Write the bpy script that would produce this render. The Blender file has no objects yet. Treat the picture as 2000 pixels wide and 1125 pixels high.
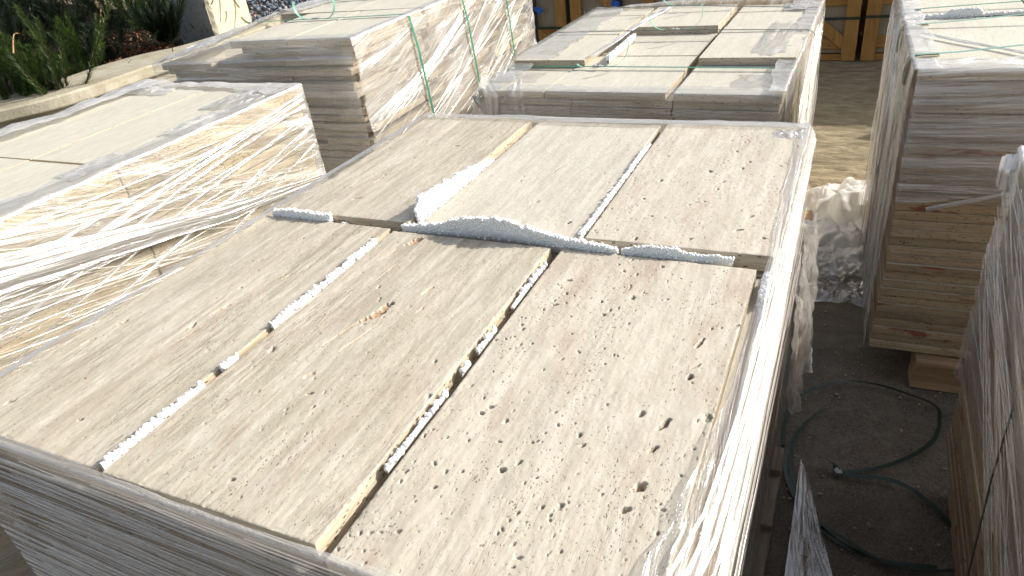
import bpy, bmesh, math, random
import numpy as np
from mathutils import Vector, Matrix, noise as mnoise
R = math.radians
random.seed(7)
rng = np.random.default_rng(11)
SC = bpy.context.scene
COL = SC.collection

# ------------------------------------------------------------------ camera
EYE = 1.65
FPX = 1367.26                       # focal length in pixels of a 2000 px wide picture
AX = np.array([[0.90661934, 0.12305928, -0.40360598],     # rows: world X, Y, Z in (right, down, forward)
               [0.40716826, -0.50610555, 0.76030992],
               [-0.11070404, -0.85364722, -0.50895091]])
cam_d = bpy.data.cameras.new('camera')
cam = bpy.data.objects.new('camera', cam_d); COL.objects.link(cam)
cam_d.sensor_width = 36; cam_d.lens = FPX / 2000 * 36
cam_d.clip_start = 0.02; cam_d.clip_end = 400
m = Matrix.Identity(4)
for i in range(3):
    m[i][0] = AX[i][0]; m[i][1] = -AX[i][1]; m[i][2] = -AX[i][2]
m[2][3] = EYE
cam.matrix_world = m
SC.camera = cam

# ------------------------------------------------------------------ light
SUN_AZ = 41.0      # degrees from +X towards +Y
SUN_EL = 29.5
w = bpy.data.worlds.new('World'); SC.world = w; w.use_nodes = True
wn = w.node_tree.nodes; wn.clear()
sky = wn.new('ShaderNodeTexSky'); sky.sky_type = 'NISHITA'; sky.sun_disc = False
sky.sun_elevation = R(SUN_EL); sky.sun_rotation = R(90 - SUN_AZ)
sky.air_density = 1.0; sky.dust_density = 3.0; sky.ozone_density = 0.6
bg = wn.new('ShaderNodeBackground'); bg.inputs[1].default_value = 0.125
wo = wn.new('ShaderNodeOutputWorld')
hs = wn.new('ShaderNodeHueSaturation'); hs.inputs['Saturation'].default_value = 0.55
w.node_tree.links.new(sky.outputs[0], hs.inputs['Color']); w.node_tree.links.new(hs.outputs[0], bg.inputs[0]); w.node_tree.links.new(bg.outputs[0], wo.inputs[0])
sun_d = bpy.data.lights.new('sun', 'SUN'); sun_d.energy = 4.0; sun_d.angle = R(0.55); sun_d.color = (1.0, 0.95, 0.87)
sun = bpy.data.objects.new('sun', sun_d); COL.objects.link(sun)
sv = Vector((math.cos(R(SUN_AZ)) * math.cos(R(SUN_EL)), math.sin(R(SUN_AZ)) * math.cos(R(SUN_EL)), math.sin(R(SUN_EL))))
sun.rotation_euler = sv.to_track_quat('Z', 'Y').to_euler()
SC.view_settings.view_transform = 'Standard'; SC.view_settings.look = 'None'
SC.view_settings.exposure = 0.66; SC.view_settings.gamma = 1.0
SC.cycles.transparent_max_bounces = 14
SC.cycles.max_bounces = 6
SC.cycles.sample_clamp_indirect = 4

# ------------------------------------------------------------------ helpers
def onz(px, py, z):
    d = AX @ np.array([px - 1000, py - 562.5, FPX]); t = (z - EYE) / d[2]
    return Vector((d[0] * t, d[1] * t, z))

def tag(o, label=None, cat=None, group=None, kind=None):
    if label: o['label'] = label
    if cat: o['category'] = cat
    if group: o['group'] = group
    if kind: o['kind'] = kind
    elif label: o['kind'] = 'thing'
    return o

def empty(name, loc=(0, 0, 0), rz=0.0):
    o = bpy.data.objects.new(name, None); COL.objects.link(o); o.location = loc; o.rotation_euler = (0, 0, rz)
    o.empty_display_size = 0.05
    return o

def mesh(name, v, f, mat, parent=None, smooth=False, uv=None, loc=None, rz=None):
    me = bpy.data.meshes.new(name)
    me.from_pydata([tuple(p) for p in v], [], [tuple(q) for q in f]); me.update()
    if mat is not None:
        for mm in (mat if isinstance(mat, (list, tuple)) else [mat]): me.materials.append(mm)
    if smooth: me.polygons.foreach_set('use_smooth', [True] * len(me.polygons))
    if uv is not None:
        l = me.uv_layers.new(name='UVMap')
        idx = np.empty(len(me.loops), dtype=np.int32); me.loops.foreach_get('vertex_index', idx)
        l.data.foreach_set('uv', np.asarray(uv, dtype=np.float32)[idx].ravel())
    o = bpy.data.objects.new(name, me); COL.objects.link(o)
    if parent: o.parent = parent
    if loc is not None: o.location = loc
    if rz is not None: o.rotation_euler = (0, 0, rz)
    return o

def grid_faces(nu, nv):     # vertex index = i*nv + j
    i, j = np.meshgrid(np.arange(nu - 1), np.arange(nv - 1), indexing='ij')
    a = (i * nv + j).ravel()
    return np.stack([a, a + nv, a + nv + 1, a + 1], 1)

def fast_mesh(name, V, F, mat, parent=None, smooth=True, uv=None, attr=None):
    V = np.asarray(V, dtype=np.float32); F = np.asarray(F, dtype=np.int32)
    me = bpy.data.meshes.new(name)
    me.vertices.add(len(V)); me.vertices.foreach_set('co', V.ravel())
    k = F.shape[1]
    me.loops.add(F.size); me.loops.foreach_set('vertex_index', F.ravel())
    me.polygons.add(len(F)); me.polygons.foreach_set('loop_start', np.arange(0, F.size, k, dtype=np.int32))
    me.polygons.foreach_set('loop_total', np.full(len(F), k, dtype=np.int32))
    me.polygons.foreach_set('use_smooth', np.full(len(F), smooth))
    me.update(calc_edges=True); me.validate()
    for mm in (mat if isinstance(mat, (list, tuple)) else [mat]): me.materials.append(mm)
    if uv is not None:
        l = me.uv_layers.new(name='UVMap')
        l.data.foreach_set('uv', np.asarray(uv, dtype=np.float32)[F.ravel()].ravel())
    if attr is not None:
        for nm, arr in attr.items():
            a = me.attributes.new(nm, 'FLOAT', 'POINT'); a.data.foreach_set('value', np.asarray(arr, dtype=np.float32).ravel())
    o = bpy.data.objects.new(name, me); COL.objects.link(o)
    if parent: o.parent = parent
    return o

def _h(ix, iy, s):
    n = (ix.astype(np.int64) * 374761393 + iy.astype(np.int64) * 668265263 + s * 1442695041) & 0xffffffff
    n = ((n ^ (n >> 13)) * 1274126177) & 0xffffffff
    n = n ^ (n >> 16)
    return (n & 0xffff) / 65535.0

def vnoise(x, y, s=0):
    x = np.asarray(x, float); y = np.asarray(y, float)
    x0 = np.floor(x); y0 = np.floor(y); fx = x - x0; fy = y - y0
    fx = fx * fx * (3 - 2 * fx); fy = fy * fy * (3 - 2 * fy)
    a = _h(x0, y0, s); b = _h(x0 + 1, y0, s); c = _h(x0, y0 + 1, s); d = _h(x0 + 1, y0 + 1, s)
    return (a * (1 - fx) + b * fx) * (1 - fy) + (c * (1 - fx) + d * fx) * fy

def fbm(x, y, o=4, s=0):
    t = 0; a = 0.5; n = 0
    for k in range(o):
        t = t + a * vnoise(x * 2 ** k, y * 2 ** k, s + k * 17); n += a; a *= 0.5
    return t / n

def box_vf(x0, x1, y0, y1, z0, z1, c=0.0015):
    """chamfered box"""
    V = []; F = []
    X = (x0, x1); Y = (y0, y1); Z = (z0, z1)
    idx = {}
    for i in (0, 1):
        for j in (0, 1):
            for k in (0, 1):
                sx = c if i == 0 else -c; sy = c if j == 0 else -c; sz = c if k == 0 else -c
                for a in range(3):
                    p = [X[i] + sx, Y[j] + sy, Z[k] + sz]
                    p[a] = (X[i], Y[j], Z[k])[a]
                    idx[(i, j, k, a)] = len(V); V.append(p)
    g = idx
    F.append([g[0, 0, 0, 0], g[0, 0, 1, 0], g[0, 1, 1, 0], g[0, 1, 0, 0]])
    F.append([g[1, 0, 0, 0], g[1, 1, 0, 0], g[1, 1, 1, 0], g[1, 0, 1, 0]])
    F.append([g[0, 0, 0, 1], g[1, 0, 0, 1], g[1, 0, 1, 1], g[0, 0, 1, 1]])
    F.append([g[0, 1, 0, 1], g[0, 1, 1, 1], g[1, 1, 1, 1], g[1, 1, 0, 1]])
    F.append([g[0, 0, 0, 2], g[0, 1, 0, 2], g[1, 1, 0, 2], g[1, 0, 0, 2]])
    F.append([g[0, 0, 1, 2], g[1, 0, 1, 2], g[1, 1, 1, 2], g[0, 1, 1, 2]])
    for j in (0, 1):
        for k in (0, 1):
            q = [g[0, j, k, 1], g[1, j, k, 1], g[1, j, k, 2], g[0, j, k, 2]]; F.append(q if (j + k) % 2 else q[::-1])
    for i in (0, 1):
        for k in (0, 1):
            q = [g[i, 0, k, 0], g[i, 1, k, 0], g[i, 1, k, 2], g[i, 0, k, 2]]; F.append(q[::-1] if (i + k) % 2 else q)
    for i in (0, 1):
        for j in (0, 1):
            q = [g[i, j, 0, 0], g[i, j, 1, 0], g[i, j, 1, 1], g[i, j, 0, 1]]; F.append(q if (i + j) % 2 else q[::-1])
            for k in (0, 1):
                q = [g[i, j, k, 0], g[i, j, k, 1], g[i, j, k, 2]]; F.append(q if (i + j + k) % 2 else q[::-1])
    return V, F

class MB:
    def __init__(s): s.v = []; s.f = []
    def add(s, V, F, M=None):
        b = len(s.v)
        for p in V: s.v.append(tuple(M @ Vector(p)) if M is not None else tuple(p))
        for q in F: s.f.append([b + i for i in q])
        return s
    def box(s, x0, x1, y0, y1, z0, z1, c=0.002, M=None): return s.add(*box_vf(x0, x1, y0, y1, z0, z1, c), M)
    def bar(s, a, b, wdt, thk, up=(0, 1, 0), c=0.003):
        a = Vector(a); b = Vector(b); d = (b - a); L = d.length; d.normalize()
        n = Vector(up).normalized(); sd = d.cross(n).normalized()
        Mx = Matrix(((d.x, sd.x, n.x, a.x), (d.y, sd.y, n.y, a.y), (d.z, sd.z, n.z, a.z), (0, 0, 0, 1)))
        return s.box(0, L, -wdt / 2, wdt / 2, -thk / 2, thk / 2, c, Mx)
    def build(s, name, mat, parent=None, smooth=False, loc=None, rz=None): return mesh(name, s.v, s.f, mat, parent, smooth, None, loc, rz)

# ------------------------------------------------------------------ materials
class N:
    """tiny node builder"""
    def __init__(s, name):
        s.m = bpy.data.materials.new(name); s.m.use_nodes = True; s.t = s.m.node_tree; s.t.nodes.clear()
        s.out = s.t.nodes.new('ShaderNodeOutputMaterial')
    def n(s, typ, **k):
        x = s.t.nodes.new('ShaderNode' + typ)
        for a, b in k.items(): setattr(x, a, b)
        return x
    def l(s, a, b): s.t.links.new(a, b)
    def set(s, sock, v):
        if hasattr(v, 'is_output') or isinstance(v, bpy.types.NodeSocket): s.l(v, sock)
        else: sock.default_value = v
    def map(s, src, scale=(1, 1, 1), rot=(0, 0, 0), loc=(0, 0, 0)):
        x = s.n('Mapping'); s.l(src, x.inputs[0]); x.inputs['Scale'].default_value = scale; x.inputs['Rotation'].default_value = rot; s.set(x.inputs['Location'], loc)
        return x.outputs[0]
    def noise(s, vec, scale=5, det=4, rough=0.55, dist=0.0):
        x = s.n('TexNoise'); s.l(vec, x.inputs['Vector']); x.inputs['Scale'].default_value = scale; x.inputs['Detail'].default_value = det
        x.inputs['Roughness'].default_value = rough; x.inputs['Distortion'].default_value = dist; return x.outputs[0]
    def vor(s, vec, scale=5, feat='F1', rnd=1.0):
        x = s.n('TexVoronoi', feature=feat); s.l(vec, x.inputs['Vector']); x.inputs['Scale'].default_value = scale; x.inputs['Randomness'].default_value = rnd
        return x
    def ramp(s, fac, pts):
        x = s.n('ValToRGB'); s.l(fac, x.inputs[0]); e = x.color_ramp.elements
        while len(e) < len(pts): e.new(0.5)
        for q, (p, c) in zip(e, pts):
            q.position = p; q.color = (c, c, c, 1) if isinstance(c, (int, float)) else (*c, 1)
        return x.outputs[0]
    def math(s, op, a, b=0.0, c=None, clamp=False):
        x = s.n('Math', operation=op, use_clamp=clamp); s.set(x.inputs[0], a); s.set(x.inputs[1], b)
        if c is not None: s.set(x.inputs[2], c)
        return x.outputs[0]
    def mix(s, fac, a, b, typ='MIX'):
        x = s.n('MixRGB', blend_type=typ)
        s.set(x.inputs[0], fac)
        for k, v in ((1, a), (2, b)):
            if isinstance(v, tuple): v = (*v, 1) if len(v) == 3 else v
            s.set(x.inputs[k], v)
        return x.outputs[0]
    def bump(s, h, strength=0.3, dist=0.002, nrm=None):
        x = s.n('Bump'); s.l(h, x.inputs['Height']); x.inputs['Strength'].default_value = strength; x.inputs['Distance'].default_value = dist
        if nrm is not None: s.l(nrm, x.inputs['Normal'])
        return x.outputs[0]
    def pbr(s, col, rough=0.7, nrm=None, spec=0.3, **k):
        p = s.n('BsdfPrincipled')
        if isinstance(col, tuple) and len(col) == 3: col = (*col, 1)
        s.set(p.inputs['Base Color'], col); s.set(p.inputs['Roughness'], rough); p.inputs['Specular IOR Level'].default_value = spec
        if nrm is not None: s.l(nrm, p.inputs['Normal'])
        for a, b in k.items(): s.set(p.inputs[a.replace('_', ' ')], b)
        return p.outputs[0]
    def fin(s, sh): s.l(sh, s.out.inputs[0]); return s.m

def travertine_top(name, base, dark, pit_amt, vein, pink=0.0):
    """honed travertine seen from above, grain along Y"""
    a = N(name); tc = a.n('TexCoord').outputs['Object']
    oi = a.n('ObjectInfo').outputs['Random']
    off = a.n('CombineXYZ'); a.l(a.math('MULTIPLY', oi, 37.0), off.inputs[0]); a.l(a.math('MULTIPLY', oi, 11.0), off.inputs[1])
    v = a.n('VectorMath', operation='ADD'); a.l(tc, v.inputs[0]); a.l(off.outputs[0], v.inputs[1]); v = v.outputs[0]
    g1 = a.noise(a.map(v, (44, 3.4, 10)), 1, 7, 0.62, 0.8)
    g2 = a.noise(a.map(v, (150, 26, 50)), 1, 7, 0.72, 0.5)
    g3 = a.noise(a.map(v, (5, 2.2, 5)), 1, 3, 0.5, 0.5)
    fine = a.noise(a.map(v, (700, 330, 500)), 1, 3, 0.7)
    col = a.mix(a.ramp(g1, [(0.36, 0.0), (0.64, 1.0)]), dark, base)
    col = a.mix(a.math('MULTIPLY', a.ramp(g2, [(0.32, 1.0), (0.56, 0.0)]), 0.62), col, tuple(x * 0.72 for x in dark))
    col = a.mix(a.math('MULTIPLY', a.ramp(g3, [(0.5, 0.0), (0.7, 1.0)]), 0.20), col, (0.38, 0.35, 0.29))
    if pink: col = a.mix(a.math('MULTIPLY', a.ramp(a.noise(a.map(v, (9, 2.5, 4)), 1, 4, 0.6, 1.5), [(0.5, 0.0), (0.68, 1.0)]), pink), col, (0.36, 0.25, 0.19))
    col = a.mix(a.math('MULTIPLY', a.ramp(fine, [(0.36, 1.0), (0.5, 0.0)]), 0.28), col, tuple(x * 0.6 for x in dark))
    # white mineral clouding
    col = a.mix(a.math('MULTIPLY', a.ramp(a.noise(a.map(v, (30, 9, 10), loc=(3, 7, 0)), 1, 5, 0.65, 0.6), [(0.52, 0.0), (0.66, 1.0)]), 0.35), col, (0.60, 0.56, 0.49))
    # veins (thin dark fissures along the grain)
    wv = a.noise(a.map(v, (34, 2.6, 5), loc=(1.7, 0, 0)), 1, 7, 0.62, 2.2)
    ve = a.math('SUBTRACT', 1.0, a.math('MULTIPLY', a.math('ABSOLUTE', a.math('SUBTRACT', wv, 0.5)), 42.0), clamp=True)
    ve = a.math('MULTIPLY', ve, a.ramp(a.noise(a.map(v, (7, 2, 3), loc=(0, 5, 0)), 1, 3), [(0.5, 0.0), (0.66, 1.0)]))
    ve = a.math('MULTIPLY', ve, vein)
    col = a.mix(ve, col, (0.17, 0.115, 0.065))
    # micro pits
    dv = a.n('VectorMath', operation='ADD'); a.l(a.map(v, (1, 0.42, 1)), dv.inputs[0])
    nz = a.n('TexNoise'); a.l(v, nz.inputs['Vector']); nz.inputs['Scale'].default_value = 160
    sc = a.n('VectorMath', operation='SCALE'); a.l(nz.outputs[1], sc.inputs[0]); sc.inputs['Scale'].default_value = 0.006; a.l(sc.outputs[0], dv.inputs[1])
    vo = a.vor(dv.outputs[0], 230)
    thr = a.math('ADD', a.math('MULTIPLY', a.ramp(a.noise(a.map(v, (14, 3.0, 5), loc=(9, 0, 0)), 1, 3), [(0.35, 0.0), (0.7, 1.0)]), 0.13 * pit_amt), 0.05 * pit_amt)
    rv = a.n('SeparateColor'); a.l(vo.outputs['Color'], rv.inputs[0])
    thr = a.math('MULTIPLY', thr, a.math('POWER', rv.outputs[0], 1.6))
    pit = a.math('GREATER_THAN', a.math('SUBTRACT', a.math('MULTIPLY', thr, 3.0), vo.outputs['Distance']), 0.0)
    pitv = a.ramp(a.math('SUBTRACT', a.math('MULTIPLY', thr, 3.0), vo.outputs['Distance']), [(0.0, 0.0), (0.10, 1.0)])
    col = a.mix(a.math('MULTIPLY', pitv, 0.7), col, (0.15, 0.115, 0.075))
    sv_ = a.n('VectorMath', operation='ADD'); a.l(a.map(v, (1, 0.5, 1)), sv_.inputs[0]); a.l(sc.outputs[0], sv_.inputs[1])
    vo2 = a.vor(sv_.outputs[0], 430)
    rv2 = a.n('SeparateColor'); a.l(vo2.outputs['Color'], rv2.inputs[0])
    t2 = a.math('MULTIPLY', a.math('POWER', rv2.outputs[1], 4.0), a.ramp(a.noise(a.map(v, (34, 5, 5), loc=(2, 3, 0)), 1, 4, 0.65), [(0.42, 0.15), (0.62, 0.62)]))
    p2 = a.ramp(a.math('SUBTRACT', a.math('MULTIPLY', t2, 0.55 + 0.45 * pit_amt), vo2.outputs['Distance']), [(0.0, 0.0), (0.12, 1.0)])
    col = a.mix(a.math('MULTIPLY', p2, 0.75), col, (0.16, 0.12, 0.075))
    pitv = a.math('MAXIMUM', pitv, p2)
    at = a.n('Attribute', attribute_name='pit').outputs['Fac']
    col = a.mix(a.math('MULTIPLY', at, 0.65), col, (0.17, 0.12, 0.07))
    rust = a.n('Attribute', attribute_name='rust').outputs['Fac']
    col = a.mix(a.math('MULTIPLY', rust, 0.85), col, (0.40, 0.19, 0.07))
    h = a.math('ADD', a.math('MULTIPLY', pitv, -1.0), a.math('ADD', a.math('MULTIPLY', g2, 0.12), a.math('ADD', a.math('MULTIPLY', fine, 0.05), a.math('MULTIPLY', ve, -0.6))))
    nr = a.bump(h, 0.7, 0.0018)
    return a.fin(a.pbr(col, a.ramp(g2, [(0.3, 0.62), (0.7, 0.44)]), nr, 0.38))

def travertine_side(name, base, dark, sat=0.0, red=0.0, band=0.4):
    """sawn slab edges, layering horizontal; each slab gets its own tone"""
    a = N(name); tc = a.n('TexCoord').outputs['Object']
    oi = a.n('ObjectInfo').outputs['Random']
    off = a.n('CombineXYZ'); a.l(a.math('MULTIPLY', oi, 53.0), off.inputs[2]); a.l(a.math('MULTIPLY', oi, 17.0), off.inputs[0])
    v = a.n('VectorMath', operation='ADD'); a.l(tc, v.inputs[0]); a.l(off.outputs[0], v.inputs[1]); v = v.outputs[0]
    g1 = a.noise(a.map(v, (3, 3, 60)), 1, 5, 0.6, 0.6)
    g2 = a.noise(a.map(v, (12, 12, 200)), 1, 4, 0.6)
    g3 = a.noise(a.map(v, (7, 7, 14)), 1, 3)
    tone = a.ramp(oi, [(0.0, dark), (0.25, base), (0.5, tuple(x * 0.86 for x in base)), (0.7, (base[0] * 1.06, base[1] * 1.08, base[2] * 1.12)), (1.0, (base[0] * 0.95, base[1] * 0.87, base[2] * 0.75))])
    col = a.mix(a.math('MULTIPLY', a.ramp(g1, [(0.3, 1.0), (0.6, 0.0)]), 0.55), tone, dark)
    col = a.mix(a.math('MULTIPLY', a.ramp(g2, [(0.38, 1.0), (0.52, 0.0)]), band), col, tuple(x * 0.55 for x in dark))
    col = a.mix(a.math('MULTIPLY', a.ramp(g3, [(0.45, 0.0), (0.7, 1.0)]), 0.35), col, (0.42, 0.33, 0.20))
    if red:
        rr = a.ramp(a.noise(a.map(v, (5, 5, 22), loc=(4, 0, 0)), 1, 4, 0.65, 0.5), [(0.60, 0.0), (0.66, 1.0)])
        col = a.mix(a.math('MULTIPLY', rr, red), col, (0.20, 0.055, 0.03))
    vo = a.vor(a.map(v, (1, 1, 2.2)), 95)
    rv = a.n('SeparateColor'); a.l(vo.outputs['Color'], rv.inputs[0])
    pit = a.ramp(a.math('SUBTRACT', a.math('MULTIPLY', a.math('POWER', rv.outputs[0], 3.0), 0.50), vo.outputs['Distance']), [(0.0, 0.0), (0.1, 1.0)])
    col = a.mix(a.math('MULTIPLY', pit, 0.8), col, (0.10, 0.065, 0.035))
    h = a.math('ADD', a.math('MULTIPLY', pit, -1.0), a.math('MULTIPLY', g2, 0.25))
    return a.fin(a.pbr(col, 0.72, a.bump(h, 0.6, 0.0015), 0.25))

def film_mat(name, ang=0.0, dens=0.5, base=0.10, fine=70, ang2=None, dew=0.0, tint=(0.82, 0.80, 0.77), patch=1.6, thr=0.5, thin=13.0, gloss=0.42, bump=0.5, fres=0.45, fmax=0.88):
    """clear stretch film: see-through, with drawn creases that scatter and glint; UV is in metres"""
    a = N(name); uv = a.n('TexCoord').outputs['UV']
    def streak(ang, fine, seed, thr):
        r = a.map(uv, (1, 1, 1), (0, 0, R(-ang)), (seed, seed * 0.7, 0))
        wob = a.noise(a.map(r, (1.6, 2.2, 1)), 1, 2)
        sp = a.n('SeparateXYZ'); a.l(r, sp.inputs[0])
        y = a.math('ADD', sp.outputs[1], a.math('MULTIPLY', wob, 0.06))
        def lay(sx, f, det, rg, o=0.0):
            cb = a.n('CombineXYZ'); a.l(a.math('MULTIPLY', sp.outputs[0], sx), cb.inputs[0]); a.l(a.math('MULTIPLY', y, f), cb.inputs[1]); cb.inputs[2].default_value = o
            return a.noise(cb.outputs[0], 1, det, rg)
        n1 = lay(0.7, fine * 1.25, 5, 0.66); n3 = lay(1.2, fine * 4.0, 3, 0.6, 4.0); n2 = lay(0.9, fine * 0.2, 4, 0.62, 8.0)
        rid = a.math('SUBTRACT', 1.0, a.math('MULTIPLY', a.math('ABSOLUTE', a.math('SUBTRACT', n1, 0.5)), thin), clamp=True)
        rid3 = a.math('SUBTRACT', 1.0, a.math('MULTIPLY', a.math('ABSOLUTE', a.math('SUBTRACT', n3, 0.5)), thin * 0.9), clamp=True)
        gate = a.ramp(n2, [(thr - 0.06, 0.0), (thr + 0.12, 1.0)])
        st = a.math('MAXIMUM', a.math('MULTIPLY', rid, gate), a.math('MULTIPLY', a.math('MULTIPLY', rid3, a.math('ADD', a.math('MULTIPLY', gate, 0.6), 0.30)), 0.85))
        st = a.math('ADD', st, a.math('MULTIPLY', a.ramp(n2, [(thr + 0.05, 0.0), (thr + 0.22, 1.0)]), 0.25), clamp=True)
        return st, n1, n2
    s, h1, h2 = streak(ang, fine, 3.1, thr)
    hh = a.math('ADD', h1, a.math('MULTIPLY', h2, 2.0))
    if ang2 is not None:
        s2, h3, h4 = streak(ang2, fine * 0.7, 9.7, thr + 0.05)
        s = a.math('MAXIMUM', s, s2); hh = a.math('ADD', hh, a.math('MULTIPLY', h4, 1.4))
    cloud = a.ramp(a.noise(uv, patch * 2.2, 3, 0.55, 0.8), [(0.42, 0.0), (0.66, 1.0)])
    fac = a.math('ADD', a.math('MULTIPLY', s, dens), a.math('ADD', a.math('MULTIPLY', cloud, dens * 0.10), base))
    if dew:
        vo = a.vor(uv, 300); dw = a.ramp(vo.outputs['Distance'], [(0.22, 1.0), (0.4, 0.0)])
        dm = a.ramp(a.noise(uv, 3.0, 3, 0.6), [(0.50, 0.0), (0.60, 1.0)])
        dd = a.math('MULTIPLY', dw, dm)
        fac = a.math('ADD', fac, a.math('MULTIPLY', dd, dew * 0.55)); fac = a.math('ADD', fac, a.math('MULTIPLY', dm, dew * 0.06))
        hh = a.math('ADD', hh, a.math('MULTIPLY', dd, 0.8))
    fat = a.n('Attribute', attribute_name='fold').outputs['Fac']
    fac = a.math('ADD', fac, a.math('MULTIPLY', fat, 0.4), clamp=True)
    fac = a.math('MINIMUM', fac, fmax)
    nr = a.bump(hh, bump, 0.005)
    tr = a.n('BsdfTransparent')
    gl = a.n('BsdfGlossy'); gl.inputs['Roughness'].default_value = 0.20; a.l(nr, gl.inputs['Normal']); gl.inputs['Color'].default_value = (0.9, 0.9, 0.9, 1)
    df = a.n('BsdfDiffuse'); df.inputs['Color'].default_value = (*tint, 1); a.l(nr, df.inputs['Normal'])
    tl = a.n('BsdfTranslucent'); tl.inputs['Color'].default_value = (*tint, 1); a.l(nr, tl.inputs['Normal'])
    m1 = a.n('MixShader'); m1.inputs[0].default_value = 0.45; a.l(df.outputs[0], m1.inputs[1]); a.l(tl.outputs[0], m1.inputs[2])
    m2 = a.n('MixShader'); m2.inputs[0].default_value = gloss; a.l(m1.outputs[0], m2.inputs[1]); a.l(gl.outputs[0], m2.inputs[2])
    m3 = a.n('MixShader'); a.l(fac, m3.inputs[0]); a.l(tr.outputs[0], m3.inputs[1]); a.l(m2.outputs[0], m3.inputs[2])
    fr = a.n('Fresnel'); fr.inputs['IOR'].default_value = 1.28; a.l(nr, fr.inputs['Normal'])
    g2 = a.n('BsdfGlossy'); g2.inputs['Roughness'].default_value = 0.12; a.l(nr, g2.inputs['Normal'])
    m4 = a.n('MixShader'); a.l(a.math('MINIMUM', a.math('MULTIPLY', fr.outputs[0], fres), 0.25), m4.inputs[0]); a.l(m3.outputs[0], m4.inputs[1]); a.l(g2.outputs[0], m4.inputs[2])
    return a.fin(m4.outputs[0])

def foam_mat():
    a = N('white_foam'); v = a.n('TexCoord').outputs['Object']
    n_ = a.noise(v, 260, 3)
    return a.fin(a.pbr((0.88, 0.87, 0.86), 0.6, a.bump(n_, 0.4, 0.001), 0.3, Subsurface_Weight=0.15, Subsurface_Scale=0.004))

def wood_mat(name, c1, c2, axis=0, rough=0.75):
    a = N(name); v = a.n('TexCoord').outputs['Object']; oi = a.n('ObjectInfo').outputs['Random']
    ad = a.n('VectorMath', operation='ADD'); a.l(v, ad.inputs[0])
    cb = a.n('CombineXYZ'); [a.l(a.math('MULTIPLY', oi, 31.0), cb.inputs[k]) for k in range(3)]; a.l(cb.outputs[0], ad.inputs[1]); v = ad.outputs[0]
    s = [45, 45, 45]; s[axis] = 2.5
    g = a.noise(a.map(v, tuple(s)), 1, 5, 0.6, 1.6)
    big = a.noise(v, 4, 3)
    col = a.mix(a.ramp(g, [(0.35, 0.0), (0.65, 1.0)]), c2, c1)
    col = a.mix(a.math('MULTIPLY', a.ramp(big, [(0.4, 0.0), (0.7, 1.0)]), 0.35), col, tuple(x * 0.6 for x in c2))
    kn = a.ramp(a.vor(v, 5).outputs['Distance'], [(0.03, 1.0), (0.07, 0.0)])
    col = a.mix(a.math('MULTIPLY', kn, 0.8), col, (0.05, 0.025, 0.01))
    return a.fin(a.pbr(col, rough, a.bump(g, 0.4, 0.002), 0.25))

def flat_mat(name, col, rough=0.6, spec=0.4, bump=0.0, bs=60, var=0.0, metal=0.0, trans=0.0):
    a = N(name); v = a.n('TexCoord').outputs['Object']
    n_ = a.noise(v, bs, 5, 0.6)
    c = a.mix(a.math('MULTIPLY', a.ramp(n_, [(0.35, 1.0), (0.65, 0.0)]), var), col, tuple(x * 0.5 for x in col)) if var else (*col, 1)
    return a.fin(a.pbr(c, rough, a.bump(n_, bump, 0.004) if bump else None, spec, Metallic=metal))

M_SIDE = travertine_side('travertine_edge', (0.60, 0.53, 0.41), (0.35, 0.285, 0.195))
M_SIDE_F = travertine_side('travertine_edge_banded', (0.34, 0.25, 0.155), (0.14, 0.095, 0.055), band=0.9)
M_SIDE_Y = travertine_side('travertine_edge_yellow', (0.60, 0.52, 0.37), (0.44, 0.36, 0.23))
M_SIDE_B = travertine_side('travertine_edge_brown', (0.40, 0.31, 0.205), (0.22, 0.165, 0.105), red=0.85)
M_TOP_A = travertine_top('travertine_top_veined', (0.60, 0.55, 0.45), (0.40, 0.355, 0.27), 0.65, 1.0, 0.3)
M_TOP_B = travertine_top('travertine_top_pitted', (0.62, 0.57, 0.47), (0.48, 0.43, 0.345), 0.8, 0.3, 0.45)
M_TOP_C = travertine_top('travertine_top_far', (0.62, 0.58, 0.49), (0.50, 0.46, 0.38), 0.5, 0.25, 0.2)
M_TOP_D = travertine_top('travertine_top_smooth', (0.61, 0.58, 0.49), (0.54, 0.51, 0.42), 0.4, 0.2, 0.06)
M_FOAM = foam_mat()
M_WOOD = wood_mat('crate_pine', (0.46, 0.25, 0.075), (0.30, 0.15, 0.04), 2)
M_WOODX = wood_mat('crate_pine_rail', (0.46, 0.25, 0.075), (0.30, 0.15, 0.04), 0)
M_GREYW = wood_mat('weathered_pallet_wood', (0.30, 0.24, 0.185), (0.16, 0.12, 0.09), 1)
M_PALW = wood_mat('pallet_board_wood', (0.42, 0.29, 0.18), (0.25, 0.16, 0.095), 0)
M_STRAP = flat_mat('green_strap', (0.03, 0.20, 0.12), 0.35, 0.5, 0.15, 300, 0.2)
M_STRAP_T = flat_mat('pale_green_strap', (0.14, 0.36, 0.28), 0.3, 0.5, 0.15, 300, 0.2)
M_STRAP_D = flat_mat('dark_green_strap', (0.006, 0.026, 0.018), 0.4, 0.5, 0.1, 300, 0.2)
M_CLIP = flat_mat('crimped_steel_seal', (0.35, 0.36, 0.36), 0.4, 0.5, 0.4, 200, 0.3, 0.8)
M_BLUE = flat_mat('blue_plastic', (0.02, 0.12, 0.50), 0.4, 0.4)
M_BLACK = flat_mat('dark_gap', (0.02, 0.018, 0.016), 0.9, 0.1)
M_CARD = flat_mat('corner_card', (0.42, 0.36, 0.24), 0.8, 0.1, 0.3, 90, 0.4)

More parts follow.
